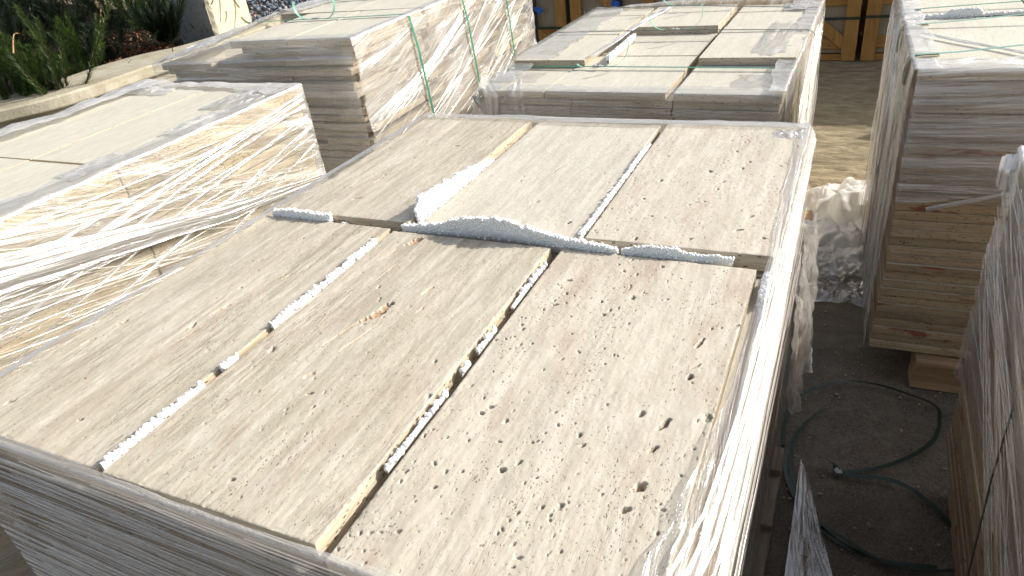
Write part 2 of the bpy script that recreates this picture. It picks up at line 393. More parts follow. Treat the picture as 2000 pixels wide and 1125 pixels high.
# ------------------------------------------------------------------ stone slabs
SLABS = 'travertine slabs stacked on pallets'
ORD = ['topmost', 'second', 'third', 'fourth', 'fifth', 'sixth', 'seventh', 'eighth', 'ninth', 'tenth', 'eleventh', 'twelfth', 'thirteenth',
       'fourteenth', 'fifteenth', 'sixteenth', 'seventeenth', 'eighteenth', 'nineteenth', 'twentieth', 'twenty-first', 'twenty-second',
       'twenty-third', 'twenty-fourth', 'twenty-fifth', 'twenty-sixth', 'twenty-seventh', 'twenty-eighth', 'twenty-ninth', 'thirtieth', 'thirty-first', 'thirty-second']

def slab(x0, x1, y0, y1, z0, z1, mats, label, org, rz, jit=0.0, tilt=0.0):
    """plain slab: top faces take mats[1], edges mats[0]"""
    cx, cy = (x0 + x1) / 2, (y0 + y1) / 2
    V, F = box_vf(x0 - cx, x1 - cx, y0 - cy, y1 - cy, 0, z1 - z0, random.uniform(0.001, 0.002))
    o = mesh('travertine_slab', V, F, mats)
    o.data.polygons[5].material_index = 1
    p = Matrix.Rotation(rz, 3, 'Z') @ Vector((cx, cy, z0)) + Vector(org)
    o.location = p; o.rotation_euler = (0, 0, rz + random.uniform(-jit, jit))
    tag(o, label, 'stone slab', SLABS)
    return o

def fine_slab(name, x0, x1, y0, y1, ztop, thk, mat, label, seed, npit, holes=(), step=0.002, big=1.0):
    """slab whose top is a dense sheet with real pits, cracks and cavities"""
    nx = int((x1 - x0) / step) + 1; ny = int((y1 - y0) / step) + 1
    xs = np.linspace(x0, x1, nx); ys = np.linspace(y0, y1, ny)
    X, Y = np.meshgrid(xs, ys, indexing='ij')
    r = np.random.default_rng(seed)
    H = (fbm(X * 40, Y * 9, 3, seed) - 0.5) * 0.0009 + (fbm(X * 220, Y * 120, 2, seed + 5) - 0.5) * 0.0005
    pit = np.zeros_like(X); rust = np.zeros_like(X)
    dens = fbm(X * 22, Y * 2.6, 3, seed + 9)
    n = 0; tries = 0
    while n < npit and tries < npit * 12:
        tries += 1
        i = r.integers(4, nx - 4); j = r.integers(4, ny - 4)
        if dens[i, j] < r.uniform(0.30, 0.64): continue
        s = r.lognormal(-0.80, 0.65) * big
        a_ = max(min(0.0024 * s, 0.0075), 0.0011); b_ = max(a_ * r.uniform(0.35, 0.7), step * .6)
        th = math.pi / 2 + r.normal(0, 0.55)
        k = int(a_ * 2.0 / step) + 2
        i0, i1, j0, j1 = max(i - k, 0), min(i + k, nx), max(j - k, 0), min(j + k, ny)
        dx = X[i0:i1, j0:j1] - X[i, j]; dy = Y[i0:i1, j0:j1] - Y[i, j]
        u = dx * math.cos(th) + dy * math.sin(th); v_ = -dx * math.sin(th) + dy * math.cos(th)
        d = np.sqrt((u / a_) ** 2 + (v_ / b_) ** 2) + (vnoise(dx * 500 + i, dy * 500 + j, seed) - 0.5) * 0.7
        m_ = np.clip((1.15 - d) / 0.35, 0, 1)
        H[i0:i1, j0:j1] -= m_ * min(0.0034, a_ * 0.9)
        pit[i0:i1, j0:j1] = np.maximum(pit[i0:i1, j0:j1], m_ * r.uniform(0.5, 1.0))
        n += 1
    for (hx, hy, la, lb, th, dep, ru) in holes:      # elongated cavities; th from +X
        dx = X - hx; dy = Y - hy
        u = dx * math.cos(th) + dy * math.sin(th); v_ = -dx * math.sin(th) + dy * math.cos(th)
        v_ = v_ + (fbm(u * 60 + 3, u * 0 + hx * 50, 3, seed) - 0.5) * lb * 2.4
        d = np.sqrt((u / la) ** 2 + (v_ / lb) ** 2) + (fbm(X * 260, Y * 260, 2, seed + 3) - 0.5) * 0.6
        m_ = np.clip((1.1 - d) / 0.4, 0, 1)
        H -= m_ * dep * (0.75 + 0.5 * fbm(X * 300, Y * 200, 2, seed + 4))
        if ru: rust = np.maximum(rust, m_ * ru)
        else: pit = np.maximum(pit, m_ * 0.9)
    # worn arrises
    e = np.minimum(np.minimum(X - x0, x1 - X), np.minimum(Y - y0, y1 - Y))
    H -= np.clip(1 - e / 0.003, 0, 1) ** 2 * 0.0009 + np.clip(1 - e / 0.006, 0, 1) * np.clip(fbm(X * 90, Y * 90, 3, seed + 21) - 0.60, 0, 1) * 0.008
    V = np.stack([X, Y, ztop + H], -1).reshape(-1, 3); F = grid_faces(nx, ny)
    I = np.arange(nx * ny).reshape(nx, ny)
    ring = np.concatenate([I[:, 0], I[-1, 1:], I[-2::-1, -1], I[0, -2:0:-1]])
    base = V[ring].copy(); base[:, 2] = ztop - thk
    nb = len(V); V = np.concatenate([V, base]); L = len(ring)
    a_ = ring; b_ = np.roll(ring, -1); c_ = nb + (np.arange(L) + 1) % L; d_ = nb + np.arange(L)
    F2 = np.stack([a_, d_, c_, b_], 1)
    cx, cy = (x0 + x1) / 2, (y0 + y1) / 2
    V = V - np.array([cx, cy, ztop - thk])
    A = {'pit': np.concatenate([pit.ravel(), np.zeros(L)]), 'rust': np.concatenate([rust.ravel(), np.zeros(L)])}
    o = fast_mesh(name, V, np.concatenate([F, F2]), [mat, M_SIDE], attr=A)
    mi = np.zeros(len(o.data.polygons), dtype=np.int32); mi[len(F):] = 1; o.data.polygons.foreach_set('material_index', mi)
    sm = np.ones(len(mi), dtype=bool); sm[len(F):] = False; o.data.polygons.foreach_set('use_smooth', sm)
    o.location = (cx, cy, ztop - thk)
    tag(o, label, 'stone slab', SLABS)
    return o

def split(a, b, cuts):
    c = [a] + list(cuts) + [b]; return list(zip(c[:-1], c[1:]))

def stack(where, org, rz, ztop, nlay, xr, yr, xcuts, ycuts, want, mats, names, first=0, thk=0.030, jx=0.004, jrot=0.004, stagger=0.0, zbot=0.13, xstag=0.0):
    """layers of slabs; `want` lists the (col,row) cells seen from outside, `names` words for them"""
    z = ztop
    for k in range(nlay):
        ox = random.uniform(-jx, jx); oy = random.uniform(-jx, jx)
        if stagger and k % 3 == 1: ox -= stagger * random.uniform(0.5, 1.3)
        if stagger and k % 4 == 2: oy += stagger * random.uniform(0.3, 1.0)
        sx = random.uniform(-xstag, xstag); sy = random.uniform(-xstag, xstag)
        cx = split(xr[0], xr[1], [c + sx for c in xcuts]); cy = split(yr[0], yr[1], [c + sy for c in ycuts])
        for (i, j) in want:
            if k < first: continue
            x0, x1 = cx[i]; y0, y1 = cy[j]
            if stagger and j == 0: y0 += random.choice((0, 0, .01, .02, .045))
            if stagger and i == 2: x1 += random.choice((-.045, -.03, -.012, 0, .010))
            g = 0.0015
            slab(x0 + ox + g + random.uniform(0, .002), x1 + ox - g - random.uniform(0, .002), y0 + oy + g, y1 + oy - g - random.uniform(0, .002), z - thk + random.uniform(0.0012, 0.0034), z, mats,
                 '%s %s slab edge, %s layer of the %s' % (names[(i, j)][0], names[(i, j)][1], ORD[k], where), org, rz, jrot)
        z -= thk
    # the layers below, too many or too hidden to tell apart
    if z - zbot > thk:
        b = MB(); zz = z
        while zz - thk > zbot - 0.01:
            ox = random.uniform(-jx, jx); cxs = split(xr[0], xr[1], xcuts); cys = split(yr[0], yr[1], ycuts)
            for (i, j) in want:
                b.box(cxs[i][0] + ox + .002, cxs[i][1] + ox - .002, cys[j][0] + ox + .002, cys[j][1] + ox - .002, zz - thk + .0012, zz)
            zz -= thk
        o = b.build('lower_slab_layers', mats[0], None, False, org, rz)
        tag(o, 'lower layers of cream slab edges at the bottom of the ' + where, 'slab layers', None, 'stuff')

# ------------------------------------------------------------------ stretch film
def film_sheet(A, B, nrm, h0, h1, fold, mat, parent, nu=160, nv=90, amp=0.004, seed=0, ang=0.0, off=0.004, bulge=0.0, name='film_sheet', fold_z=0.003, lift=None, sag=0.0, freq=34):
    """sheet along the top edge A->B; folds `fold(u)` metres over the top, hangs h0..h1 down the side whose outward normal is nrm"""
    A = Vector(A); B = Vector(B); n = Vector(nrm).normalized(); L = (B - A).length; d = (B - A) / L
    us = np.linspace(0, 1, nu); 
    fw = np.array([fold(t) if callable(fold) else fold for t in us])
    hh = np.array([h1(t) if callable(h1) else h1 for t in us])
    nf = max(6, int(nv * 0.18)); ns = nv - nf
    V = np.zeros((nu, nv, 3)); UV = np.zeros((nu, nv, 2)); FO = np.zeros((nu, nv))
    s = np.concatenate([-np.linspace(1, 0.0, nf, endpoint=False), np.linspace(0, 1, ns)])
    for i, t in enumerate(us):
        base = A + d * (L * t)
        top = s < 0
        inn = np.where(top, -s * fw[i], 0.0); dn = np.where(top, 0.0, s * hh[i])
        uu = t * L; vv = np.where(top, -inn, dn)
        ang_r = R(ang); q = -uu * math.sin(ang_r) + vv * math.cos(ang_r); p = uu * math.cos(ang_r) + vv * math.sin(ang_r)
        wr = (fbm(p * 1.3 + seed, q * freq + seed, 4, seed) - 0.5) * 2
        cr = np.abs(fbm(uu * 9 + vv * 0 + seed, vv * 9, 3, seed + 31) - 0.5) * 2
        near = np.clip(dn / 0.05, 0, 1)
        o_n = off + amp * (wr + 0.35) * (0.4 + near) + bulge * np.sin(np.pi * np.clip(dn / max(hh[i], .01), 0, 1)) * (0.6 + 0.8 * vnoise(np.full_like(vv, uu * 2.5 + seed), vv * 2, seed))
        z_u = np.where(top, fold_z + np.abs(wr) * amp * 1.1 + cr * amp * 1.2, fold_z * (1 - near))
        if lift is not None: z_u = z_u + lift(t) * np.where(top, 1.0, np.clip(1 - dn / 0.04, 0, 1))
        rag = (vnoise(np.array([uu * 28.0]), np.array([seed * 1.0]), seed)[0] - 0.5) * 0.25
        inn = inn * (1 + rag)
        P = np.array(base)[None, :] + np.outer(o_n * np.where(top, 0.25, 1.0), np.array(n)) - np.outer(inn, np.array(n))
        P[:, 2] += z_u - dn - h0 * 0
        V[i] = P; UV[i, :, 0] = uu; UV[i, :, 1] = vv
        FO[i] = np.clip(1 - np.abs(vv) / 0.010, 0, 1) * 0.7 + np.where(top & (s < -0.93), 0.9, 0.0)
    return fast_mesh(name, V.reshape(-1, 3), grid_faces(nu, nv), mat, parent, True, UV.reshape(-1, 2), {'fold': FO.ravel()})

def film_rope(pts, wd, mat, parent, seed=0, nseg=120, twist=2.0, name='gathered_film_band', nrm=(1, 0, 0), flat=0.25, taper=None):
    """a band of film drawn together into a shiny ropey strand"""
    P = [Vector(p) for p in pts]
    seg = [0]
    for a, b in zip(P[:-1], P[1:]): seg.append(seg[-1] + (b - a).length)
    T = seg[-1]; nc = 22
    V = np.zeros((nseg, nc, 3)); UV = np.zeros((nseg, nc, 2)); FO = np.ones((nseg, nc)) * 0.55
    N0 = Vector(nrm).normalized()
    for i in range(nseg):
        s = T * i / (nseg - 1); k = min(max(j for j in range(len(seg)) if seg[j] <= s + 1e-9), len(P) - 2)
        t = (s - seg[k]) / max(seg[k + 1] - seg[k], 1e-6); c = P[k].lerp(P[k + 1], t); d = (P[k + 1] - P[k]).normalized()
        sd = d.cross(N0).normalized()
        wv = wd * (taper(i / (nseg - 1)) if taper else 1.0) * (0.8 + 0.4 * float(vnoise(s * 9 + seed, 0.5, seed)))
        for j in range(nc):
            x = (j / (nc - 1) - 0.5) * 2
            z = (float(fbm(s * 2.5 + seed, x * 5 + seed, 3, seed)) - 0.5) * wv * flat * 2.4
            p = c + sd * (x * wv / 2) + N0 * (z + (1 - x * x) * wv * flat * 0.5)
            V[i, j] = p; UV[i, j] = (s, x * wv * 0.8)
    return fast_mesh(name, V.reshape(-1, 3), grid_faces(nseg, nc), mat, parent, True, UV.reshape(-1, 2), {'fold': FO.ravel()})

def creases(A, du, dv, Lu, Lv, nrm, n, slope, wr, mat, parent, seed=0, off=0.008, vpow=1.0, spread=0.05, name='pulled_creases'):
    """many fine drawn folds of the film, lying just proud of the sheet. slope(v01) = dv per du"""
    r = np.random.default_rng(seed + 500); A = np.array(A, float); du = np.array(du, float); dv = np.array(dv, float); nm_ = np.array(nrm, float)
    VV = []; FF = []; UVs = []; nb = 0; K = 26
    for q in range(n):
        v0 = Lv * r.uniform(0, 1) ** vpow; L = Lu * r.uniform(.25, 1.0) if r.uniform() < .75 else Lu; u0 = r.uniform(0, max(Lu - L, 1e-6))
        sl = slope(v0 / Lv) + r.normal(0, spread); wd = r.uniform(*wr) * (r.uniform(.5, 1.6)); ph = r.uniform(0, 50)
        t = np.linspace(0, 1, K); u = u0 + L * t
        v = v0 + sl * (u - Lu / 2) + (fbm(u * 2.2 + ph, u * 0 + q, 3, seed) - .5) * .022
        prof = np.clip(np.minimum(t, 1 - t) / .15, .08, 1) * (.55 + .9 * vnoise(u * 14 + ph, u * 0 + q, seed + 1)) * wd
        ok = (v > 0.002) & (v < Lv)
        if ok.sum() < 5: continue
        u, v, prof = u[ok], v[ok], prof[ok]; k = len(u)
        P = A + np.outer(u, du) + np.outer(v, dv)
        h = off + .002 * vnoise(u * 8 + ph, u * 0, seed)
        rows = [P - np.outer(prof / 2, dv) + np.outer(h - .0015, nm_), P + np.outer(h + prof * .35, nm_), P + np.outer(prof / 2, dv) + np.outer(h - .0015, nm_)]
        V = np.stack(rows, 1).reshape(-1, 3); VV.append(V); FF.append(grid_faces(k, 3) + nb); UVs.append(np.stack([np.repeat(u, 3), np.tile([0, .5, 1], k) * wd * .6 + q * .37], -1)); nb += len(V)
    return fast_mesh(name, np.concatenate(VV), np.concatenate(FF), mat, parent, True, np.concatenate(UVs), {'fold': np.zeros(nb)})

def ribbon(pts, wd, nrms, mat, name, parent=None, thk=0.0008, sub=8, twist=None):
    """flat plastic strap along a smoothed path"""
    P = [Vector(p) for p in pts]; n = len(P)
    if not isinstance(nrms, list): nrms = [nrms] * n
    NN = [Vector(q).normalized() for q in nrms]
    Q = []; QN = []
    for k in range(n - 1):
        p0 = P[max(k - 1, 0)]; p1 = P[k]; p2 = P[k + 1]; p3 = P[min(k + 2, n - 1)]
        for t_ in range(sub):
            t = t_ / sub
            if sub > 1:
                Q.append(0.5 * ((2 * p1) + (p2 - p0) * t + (2 * p0 - 5 * p1 + 4 * p2 - p3) * t * t + (3 * p1 - p0 - 3 * p2 + p3) * t ** 3))
            else: Q.append(p1.copy())
            QN.append(NN[k].lerp(NN[k + 1], t).normalized())
    Q.append(P[-1]); QN.append(NN[-1])
    V = []; F = []
    for k, (c, q) in enumerate(zip(Q, QN)):
        d = (Q[min(k + 1, len(Q) - 1)] - Q[max(k - 1, 0)]).normalized(); sd = d.cross(q)
        if sd.length < 1e-5: sd = Vector((1, 0, 0))
        sd.normalize(); q2 = sd.cross(d).normalized()
        for a, b in ((-1, -1), (1, -1), (1, 1), (-1, 1)): V.append(c + sd * (a * wd / 2) + q2 * (b * thk / 2))
        if k:
            b0 = 4 * (k - 1); b1 = 4 * k
            for e in range(4): F.append([b0 + e, b0 + (e + 1) % 4, b1 + (e + 1) % 4, b1 + e])
    F.append([0, 3, 2, 1]); e = 4 * (len(Q) - 1); F.append([e, e + 1, e + 2, e + 3])
    return mesh(name, V, F, mat, parent)

# beads of foam
_ico = None
def ico():
    global _ico
    if _ico is None:
        bm = bmesh.new(); bmesh.ops.create_icosphere(bm, subdivisions=2, radius=1.0)
        _ico = (np.array([v.co[:] for v in bm.verts]), np.array([[v.index for v in f.verts] for f in bm.faces])); bm.free()
    return _ico

def foam(path, height, thick, label, depth=0.02, bead=0.0045, dens=1.0, seed=0, gaps=None, lean=0.0, core=True, name='foam_strip'):
    """torn expanded-foam filler standing in a joint. path: two or more points; height(t) above the slab top"""
    bead = bead * .80; thick = thick * .85
    r = np.random.default_rng(seed + 100); P = [np.array(p, float) for p in path]
    seg = np.cumsum([0] + [np.linalg.norm(b - a) for a, b in zip(P[:-1], P[1:])]); T = seg[-1]
    def at(s):
        k = min(int(np.searchsorted(seg, s, 'right') - 1), len(P) - 2); t = (s - seg[k]) / (seg[k + 1] - seg[k])
        return P[k] * (1 - t) + P[k + 1] * t, (P[k + 1] - P[k]) / np.linalg.norm(P[k + 1] - P[k])
    iv, ifc = ico(); VV = []; FF = []; nb = 0
    def ball(c, rad):
        nonlocal nb
        q = iv * (rad * np.array([r.uniform(.85, 1.2), r.uniform(.85, 1.2), r.uniform(.85, 1.15)]))
        VV.append(q + c); FF.append(ifc + nb); nb += len(iv)
    s = 0.0
    while s < T:
        t = s / T
        if gaps and gaps(t): s += bead * 0.8; continue
        c, d = at(s); sd = np.array([-d[1], d[0], 0.0]); h = height(t) * (0.85 + 0.3 * float(vnoise(s * 70, seed * 3.3, seed))) + .0035 * (float(vnoise(s * 160, seed * 1.3, seed + 2)) - .5)
        rows = max(1, int((h + depth * 0.35) / (bead * 1.15)))
        ncol = max(1, int(thick / (bead * 1.2)))
        for a in range(rows + 1):
            zz = h - a * bead * 1.15
            if zz < -depth: break
            for b in range(ncol):
                x = (b - (ncol - 1) / 2) * bead * 1.25
                if r.uniform() > dens: continue
                ball(c + d * r.normal(0, bead * .35) + sd * (x + r.normal(0, bead * .25) + lean * max(zz, 0)) + np.array([0, 0, zz + r.normal(0, bead * .25)]), bead * r.uniform(.45, 1.15))
        s += bead * r.uniform(0.7, 1.15)
    V = np.concatenate(VV); F = np.concatenate(FF); 
    if core:
        k = 60; cv = []; 
        for i in range(k):
            t = i / (k - 1); c, d = at(T * t * 0.9999); sd = np.array([-d[1], d[0], 0.0]); h = max(height(t) - bead * 0.3, -depth * .6)
            if gaps and gaps(t): h = -depth * 0.9
            for a, z in ((-1, -depth), (-1, h), (1, h), (1, -depth)): cv.append(c + sd * (a * thick * 0.30 + lean * max(z, 0)) + np.array([0, 0, z]))
        fq = [[4 * i + e, 4 * i + (e + 1) % 4, 4 * (i + 1) + (e + 1) % 4, 4 * (i + 1) + e] for i in range(k - 1) for e in range(4)]
        ft = []
        for q in fq: ft += [[q[0], q[1], q[2]], [q[0], q[2], q[3]]]
        F = np.concatenate([F, np.array(ft) + len(V)]); V = np.concatenate([V, np.array(cv)])
    o0 = P[0].copy(); o = fast_mesh(name, V - o0, F, M_FOAM); o.location = o0
    tag(o, label, 'foam strip', 'white foam fillers in the joints')
    return o

# ================================================================== SETTING
def ground_mat():
    a = N('yard_ground'); v = a.n('TexCoord').outputs['Object']
    sp = a.n('SeparateXYZ'); a.l(v, sp.inputs[0])
    big = a.noise(v, 1.6, 4); med = a.noise(v, 9, 5, 0.65); fin = a.noise(v, 160, 4, 0.7)
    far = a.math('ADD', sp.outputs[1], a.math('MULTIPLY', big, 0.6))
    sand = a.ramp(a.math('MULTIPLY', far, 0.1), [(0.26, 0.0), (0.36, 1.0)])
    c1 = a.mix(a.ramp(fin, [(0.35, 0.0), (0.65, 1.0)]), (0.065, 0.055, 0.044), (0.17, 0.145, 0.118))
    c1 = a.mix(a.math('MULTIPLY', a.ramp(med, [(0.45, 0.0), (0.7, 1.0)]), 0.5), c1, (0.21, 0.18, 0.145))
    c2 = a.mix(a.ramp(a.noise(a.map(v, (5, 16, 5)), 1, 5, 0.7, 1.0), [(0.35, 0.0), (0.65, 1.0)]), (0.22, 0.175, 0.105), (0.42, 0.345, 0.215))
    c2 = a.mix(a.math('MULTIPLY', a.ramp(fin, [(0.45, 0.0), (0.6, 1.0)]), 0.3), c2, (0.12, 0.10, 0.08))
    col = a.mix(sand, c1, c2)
    gr = a.vor(v, 190).outputs['Distance']
    rid = a.noise(a.map(v, (7, 24, 1)), 1, 5, 0.68, 1.5)
    h = a.math('ADD', a.math('MULTIPLY', gr, -0.12), a.math('ADD', a.math('MULTIPLY', fin, 0.14), a.math('MULTIPLY', a.math('MULTIPLY', rid, sand), 1.6)))
    return a.fin(a.pbr(col, 0.9, a.bump(h, 1.0, 0.012), 0.2))
# one sheet to the horizon, denser and slightly rutted where it is seen
gx = np.concatenate([np.linspace(-90, -12, 14), np.linspace(-11.5, -0.9, 30), np.linspace(-0.85, 1.0, 110), np.linspace(1.3, 8, 20), np.linspace(10, 90, 12)])
gy = np.concatenate([np.linspace(-40, 0, 14), np.linspace(0.15, 1.2, 12), np.linspace(1.25, 6.4, 250), np.linspace(6.6, 14, 24), np.linspace(17, 110, 14)])
GX, GY = np.meshgrid(gx, gy, indexing='ij')
GZ = (fbm(GX * 2.2, GY * 2.2, 3, 3) - 0.5) * 0.008
rough = np.clip((GY - 2.7) / 0.8, 0, 1) * np.clip((6.6 - GY) / .3, 0, 1) * np.clip((1.1 - np.abs(GX)) / .3, 0, 1)
GZ += rough * ((np.abs(fbm(GX * 5 + GY * 2.2, GY * 15, 4, 8) - 0.5)) * -0.05 + 0.008)
GZ -= 0.004
fast_mesh('ground', np.stack([GX, GY, GZ], -1).reshape(-1, 3), grid_faces(len(gx), len(gy)), ground_mat())['kind'] = 'structure'
# loose chips and crumbs of stone on the ground
b = MB()
for k in range(260):
    x = random.uniform(-0.15, 0.5); y = random.uniform(1.25, 3.2); s = random.uniform(0.0015, 0.005) * (2 if random.random() < .06 else 1)
    Mx = Matrix.Translation((x, y, s * .4)) @ Matrix.Rotation(random.uniform(0, 6), 4, (random.random(), random.random(), 1))
    b.box(-s, s, -s * .7, s * .8, -s * .5, s * .5, s * .3, Mx)
tag(b.build('stone_crumbs', flat_mat('stone_crumb', (0.30, 0.27, 0.22), 0.9, 0.1)), 'pale crumbs and chips of stone scattered on the dark yard floor', 'crumbs', None, 'stuff')

# ---- curved stone coping at the left and the planted bank behind it
def stone_wall_mat():
    a = N('coping_stone'); v = a.n('TexCoord').outputs['Object']
    g = a.noise(v, 7, 5, 0.65); f_ = a.noise(v, 60, 4, 0.7); st = a.noise(a.map(v, (3, 1, 9)), 1, 4)
    col = a.mix(a.ramp(g, [(0.35, 0.0), (0.68, 1.0)]), (0.33, 0.30, 0.22), (0.46, 0.43, 0.345))
    col = a.mix(a.math('MULTIPLY', a.ramp(st, [(0.5, 0.0), (0.62, 1.0)]), 0.35), col, (0.24, 0.205, 0.13))
    col = a.mix(a.math('MULTIPLY', a.ramp(a.vor(v, 38).outputs['Distance'], [(0.08, 1.0), (0.2, 0.0)]), 0.5), col, (0.12, 0.10, 0.07))
    return a.fin(a.pbr(col, 0.85, a.bump(a.math('ADD', g, f_), 0.5, 0.01), 0.15))
M_COP = stone_wall_mat()
ZC = 0.65
inner = [onz(*p, ZC) for p in ((-330, 285), (-160, 250), (0, 214), (100, 190), (180, 166), (250, 142), (310, 122), (400, 92), (520, 50))]
outer = [onz(*p, ZC) for p in ((-330, 250), (-160, 220), (0, 186), (100, 160), (200, 127), (280, 105), (350, 90), (440, 63), (560, 22))]
def loft(rings, name, mat, parent=None):
    n = len(rings[0]); V = [p for r_ in rings for p in r_]; F = []
    for k in range(len(rings) - 1):
        for e in range(n): F.append([k * n + e, k * n + (e + 1) % n, (k + 1) * n + (e + 1) % n, (k + 1) * n + e])
    F.append(list(range(n))[::-1]); F.append([(len(rings) - 1) * n + e for e in range(n)])
    return mesh(name, V, F, mat, parent)
cope = empty('stone_coping_wall', inner[3] * 1.0 - Vector((0, 0, ZC)))
tag(cope, 'curved low stone wall with pale coping in front of the bushes', 'stone wall')
off = Vector(cope.location)
def smooth_pts(P, sub=8):
    Q = []
    for k in range(len(P) - 1):
        p0, p1, p2, p3 = P[max(k - 1, 0)], P[k], P[k + 1], P[min(k + 2, len(P) - 1)]
        for t_ in range(sub):
            t = t_ / sub
            Q.append(0.5 * ((2 * p1) + (p2 - p0) * t + (2 * p0 - 5 * p1 + 4 * p2 - p3) * t * t + (3 * p1 - p0 - 3 * p2 + p3) * t ** 3))
    return Q + [P[-1]]
r1 = []; r2 = []; r3 = []
for a_, b_ in zip(smooth_pts(inner), smooth_pts(outer)):
    a_ = a_ - off; b_ = b_ - off; d = (b_ - a_); d.z = 0; d.normalize()
    U = lambda p, s, z: Vector((p.x, p.y, 0)) + d * s + Vector((0, 0, z))
    r1.append([U(a_, 0.012, ZC), U(a_, -0.006, ZC - 0.014), U(a_, -0.006, ZC - 0.075), U(a_, 0.0, ZC - 0.085), U(b_, 0, ZC - 0.085), U(b_, 0, ZC)])
    r2.append([U(a_, 0.07, ZC - 0.087), U(a_, 0.07, ZC - 0.14), U(b_, -.02, ZC - 0.14), U(b_, -.02, ZC - 0.087)])
    r3.append([U(a_, 0.0, ZC - 0.142), U(a_, -0.022, ZC - 0.155), U(a_, -0.022, ZC - 0.22), U(a_, 0.02, ZC - 0.23), U(a_, 0.02, -0.03), U(b_, -.02, -0.03), U(b_, -.02, ZC - 0.142)])
loft(r1, 'coping', M_COP, cope); loft(r2, 'recess_course', M_COP, cope); loft(r3, 'base_course', M_COP, cope)

soil = flat_mat('shaded_soil', (0.022, 0.016, 0.011), 0.95, 0.05, 0.9, 30, 0.6)  # near-black soil: the shade over the bank is put into its colour
sx = np.linspace(0, 1, 60)
Vb = []; PB = smooth_pts(outer, 6)
nb_ = 26
for p in PB:
    for j in range(nb_):
        t = j / (nb_ - 1); q = Vector((p.x - t * 7.0, p.y + t * 0.8, 0.55 + 0.5 * t ** 1.3 + 0.10 * (float(fbm(p.y * 3 + 1, t * 14, 3, 5)) - .5)))
        if j == nb_ - 1: q.z = -0.05
        Vb.append(q)
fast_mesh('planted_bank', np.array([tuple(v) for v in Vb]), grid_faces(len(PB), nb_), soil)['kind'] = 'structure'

# pine bushes
def needle_mat(name, c1, c2):
    a = N(name); v = a.n('TexCoord').outputs['Object']; n_ = a.noise(v, 9, 3)
    oi = a.n('ObjectInfo').outputs['Random']
    col = a.mix(a.ramp(n_, [(0.35, 0.0), (0.65, 1.0)]), c1, c2)
    p = a.pbr(col, 0.5, None, 0.3); tl = a.n('BsdfTranslucent'); a.l(col, tl.inputs[0])
    mx = a.n('MixShader'); mx.inputs[0].default_value = 0.3; a.l(p, mx.inputs[1]); a.l(tl.outputs[0], mx.inputs[2])
    return a.fin(mx.outputs[0])
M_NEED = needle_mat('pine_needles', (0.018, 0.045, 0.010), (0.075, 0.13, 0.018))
M_NEED_SHADE = needle_mat('shaded_pine_needles', (0.007, 0.016, 0.006), (0.018, 0.036, 0.011))  # darkened copy of the needles: shade on the bank painted into their colour
M_TWIG = flat_mat('twig_bark', (0.10, 0.06, 0.035), 0.9, 0.1, 0.4, 60, 0.3)
M_DRY = flat_mat('dry_reed', (0.40, 0.25, 0.12), 0.8, 0.2, 0.2, 60, 0.3)
def tube(b, pts, r0, r1, n=6):
    base = len(b.v); P = [Vector(p) for p in pts]
    for k, p in enumerate(P):
        d = (P[min(k + 1, len(P) - 1)] - P[max(k - 1, 0)]).normalized(); s = d.cross(Vector((0.3, 0.9, 0.2))).normalized(); u = s.cross(d)
        r = r0 + (r1 - r0) * k / (len(P) - 1)
        for e in range(n):
            an = 2 * math.pi * e / n; b.v.append(tuple(p + (s * math.cos(an) + u * math.sin(an)) * r))
    for k in range(len(P) - 1):
        for e in range(n): b.f.append([base + k * n + e, base + k * n + (e + 1) % n, base + (k + 1) * n + (e + 1) % n, base + (k + 1) * n + e])
def pine_bush(x, y, z, size, nspr, mat, label, seed, lean=(0, 0), ln=0.085):
    r = random.Random(seed); root = empty('pine_bush', (x, y, z)); tag(root, label, 'bush', 'pine bushes on the bank')
    tw = MB(); nv = []; nf = []
    for s in range(nspr):
        an = r.uniform(0, 6.28); ra = r.uniform(0, 0.5) * size; el = r.uniform(0.55, 1.45)
        p = Vector((math.cos(an) * ra * .4, math.sin(an) * ra * .4, 0)); L = size * r.uniform(0.55, 1.05)
        d = Vector((math.cos(an) * math.cos(el) + lean[0], math.sin(an) * math.cos(el) + lean[1], math.sin(el))).normalized()
        pts = [p]; K = 9
        for k in range(K):
            d = (d + Vector((r.uniform(-.12, .12), r.uniform(-.12, .12), 0.06))).normalized(); pts.append(pts[-1] + d * L / K)
        tube(tw, pts, 0.006, 0.002, 5)
        for k in range(1, K + 1):
            dd = (pts[k] - pts[k - 1]).normalized()
            for q in range(40):
                t = r.random(); c = pts[k - 1].lerp(pts[k], t)
                side = dd.orthogonal().normalized(); side.rotate(Matrix.Rotation(r.uniform(0, 6.28), 3, dd))
                nd = (dd * r.uniform(0.5, 1.3) + side * r.uniform(0.5, 1.0)).normalized(); l = ln * r.uniform(.6, 1.15) * (0.75 if k == K else 1)
                wv = nd.cross(dd).normalized() * 0.0022; b0 = len(nv)
                nv += [c + wv, c - wv, c + nd * l * .6 - wv * .8, c + nd * l, c + nd * l * .6 + wv * .8]
                nf.append([b0, b0 + 1, b0 + 2, b0 + 3, b0 + 4])
    fast_mesh('foliage', np.array([tuple(v) for v in nv]), np.array(nf), mat, root, False)
    tw.build('stem', M_TWIG, root)
    return root
def bank_pt(px, py, z=0.62): return onz(px, py, z)
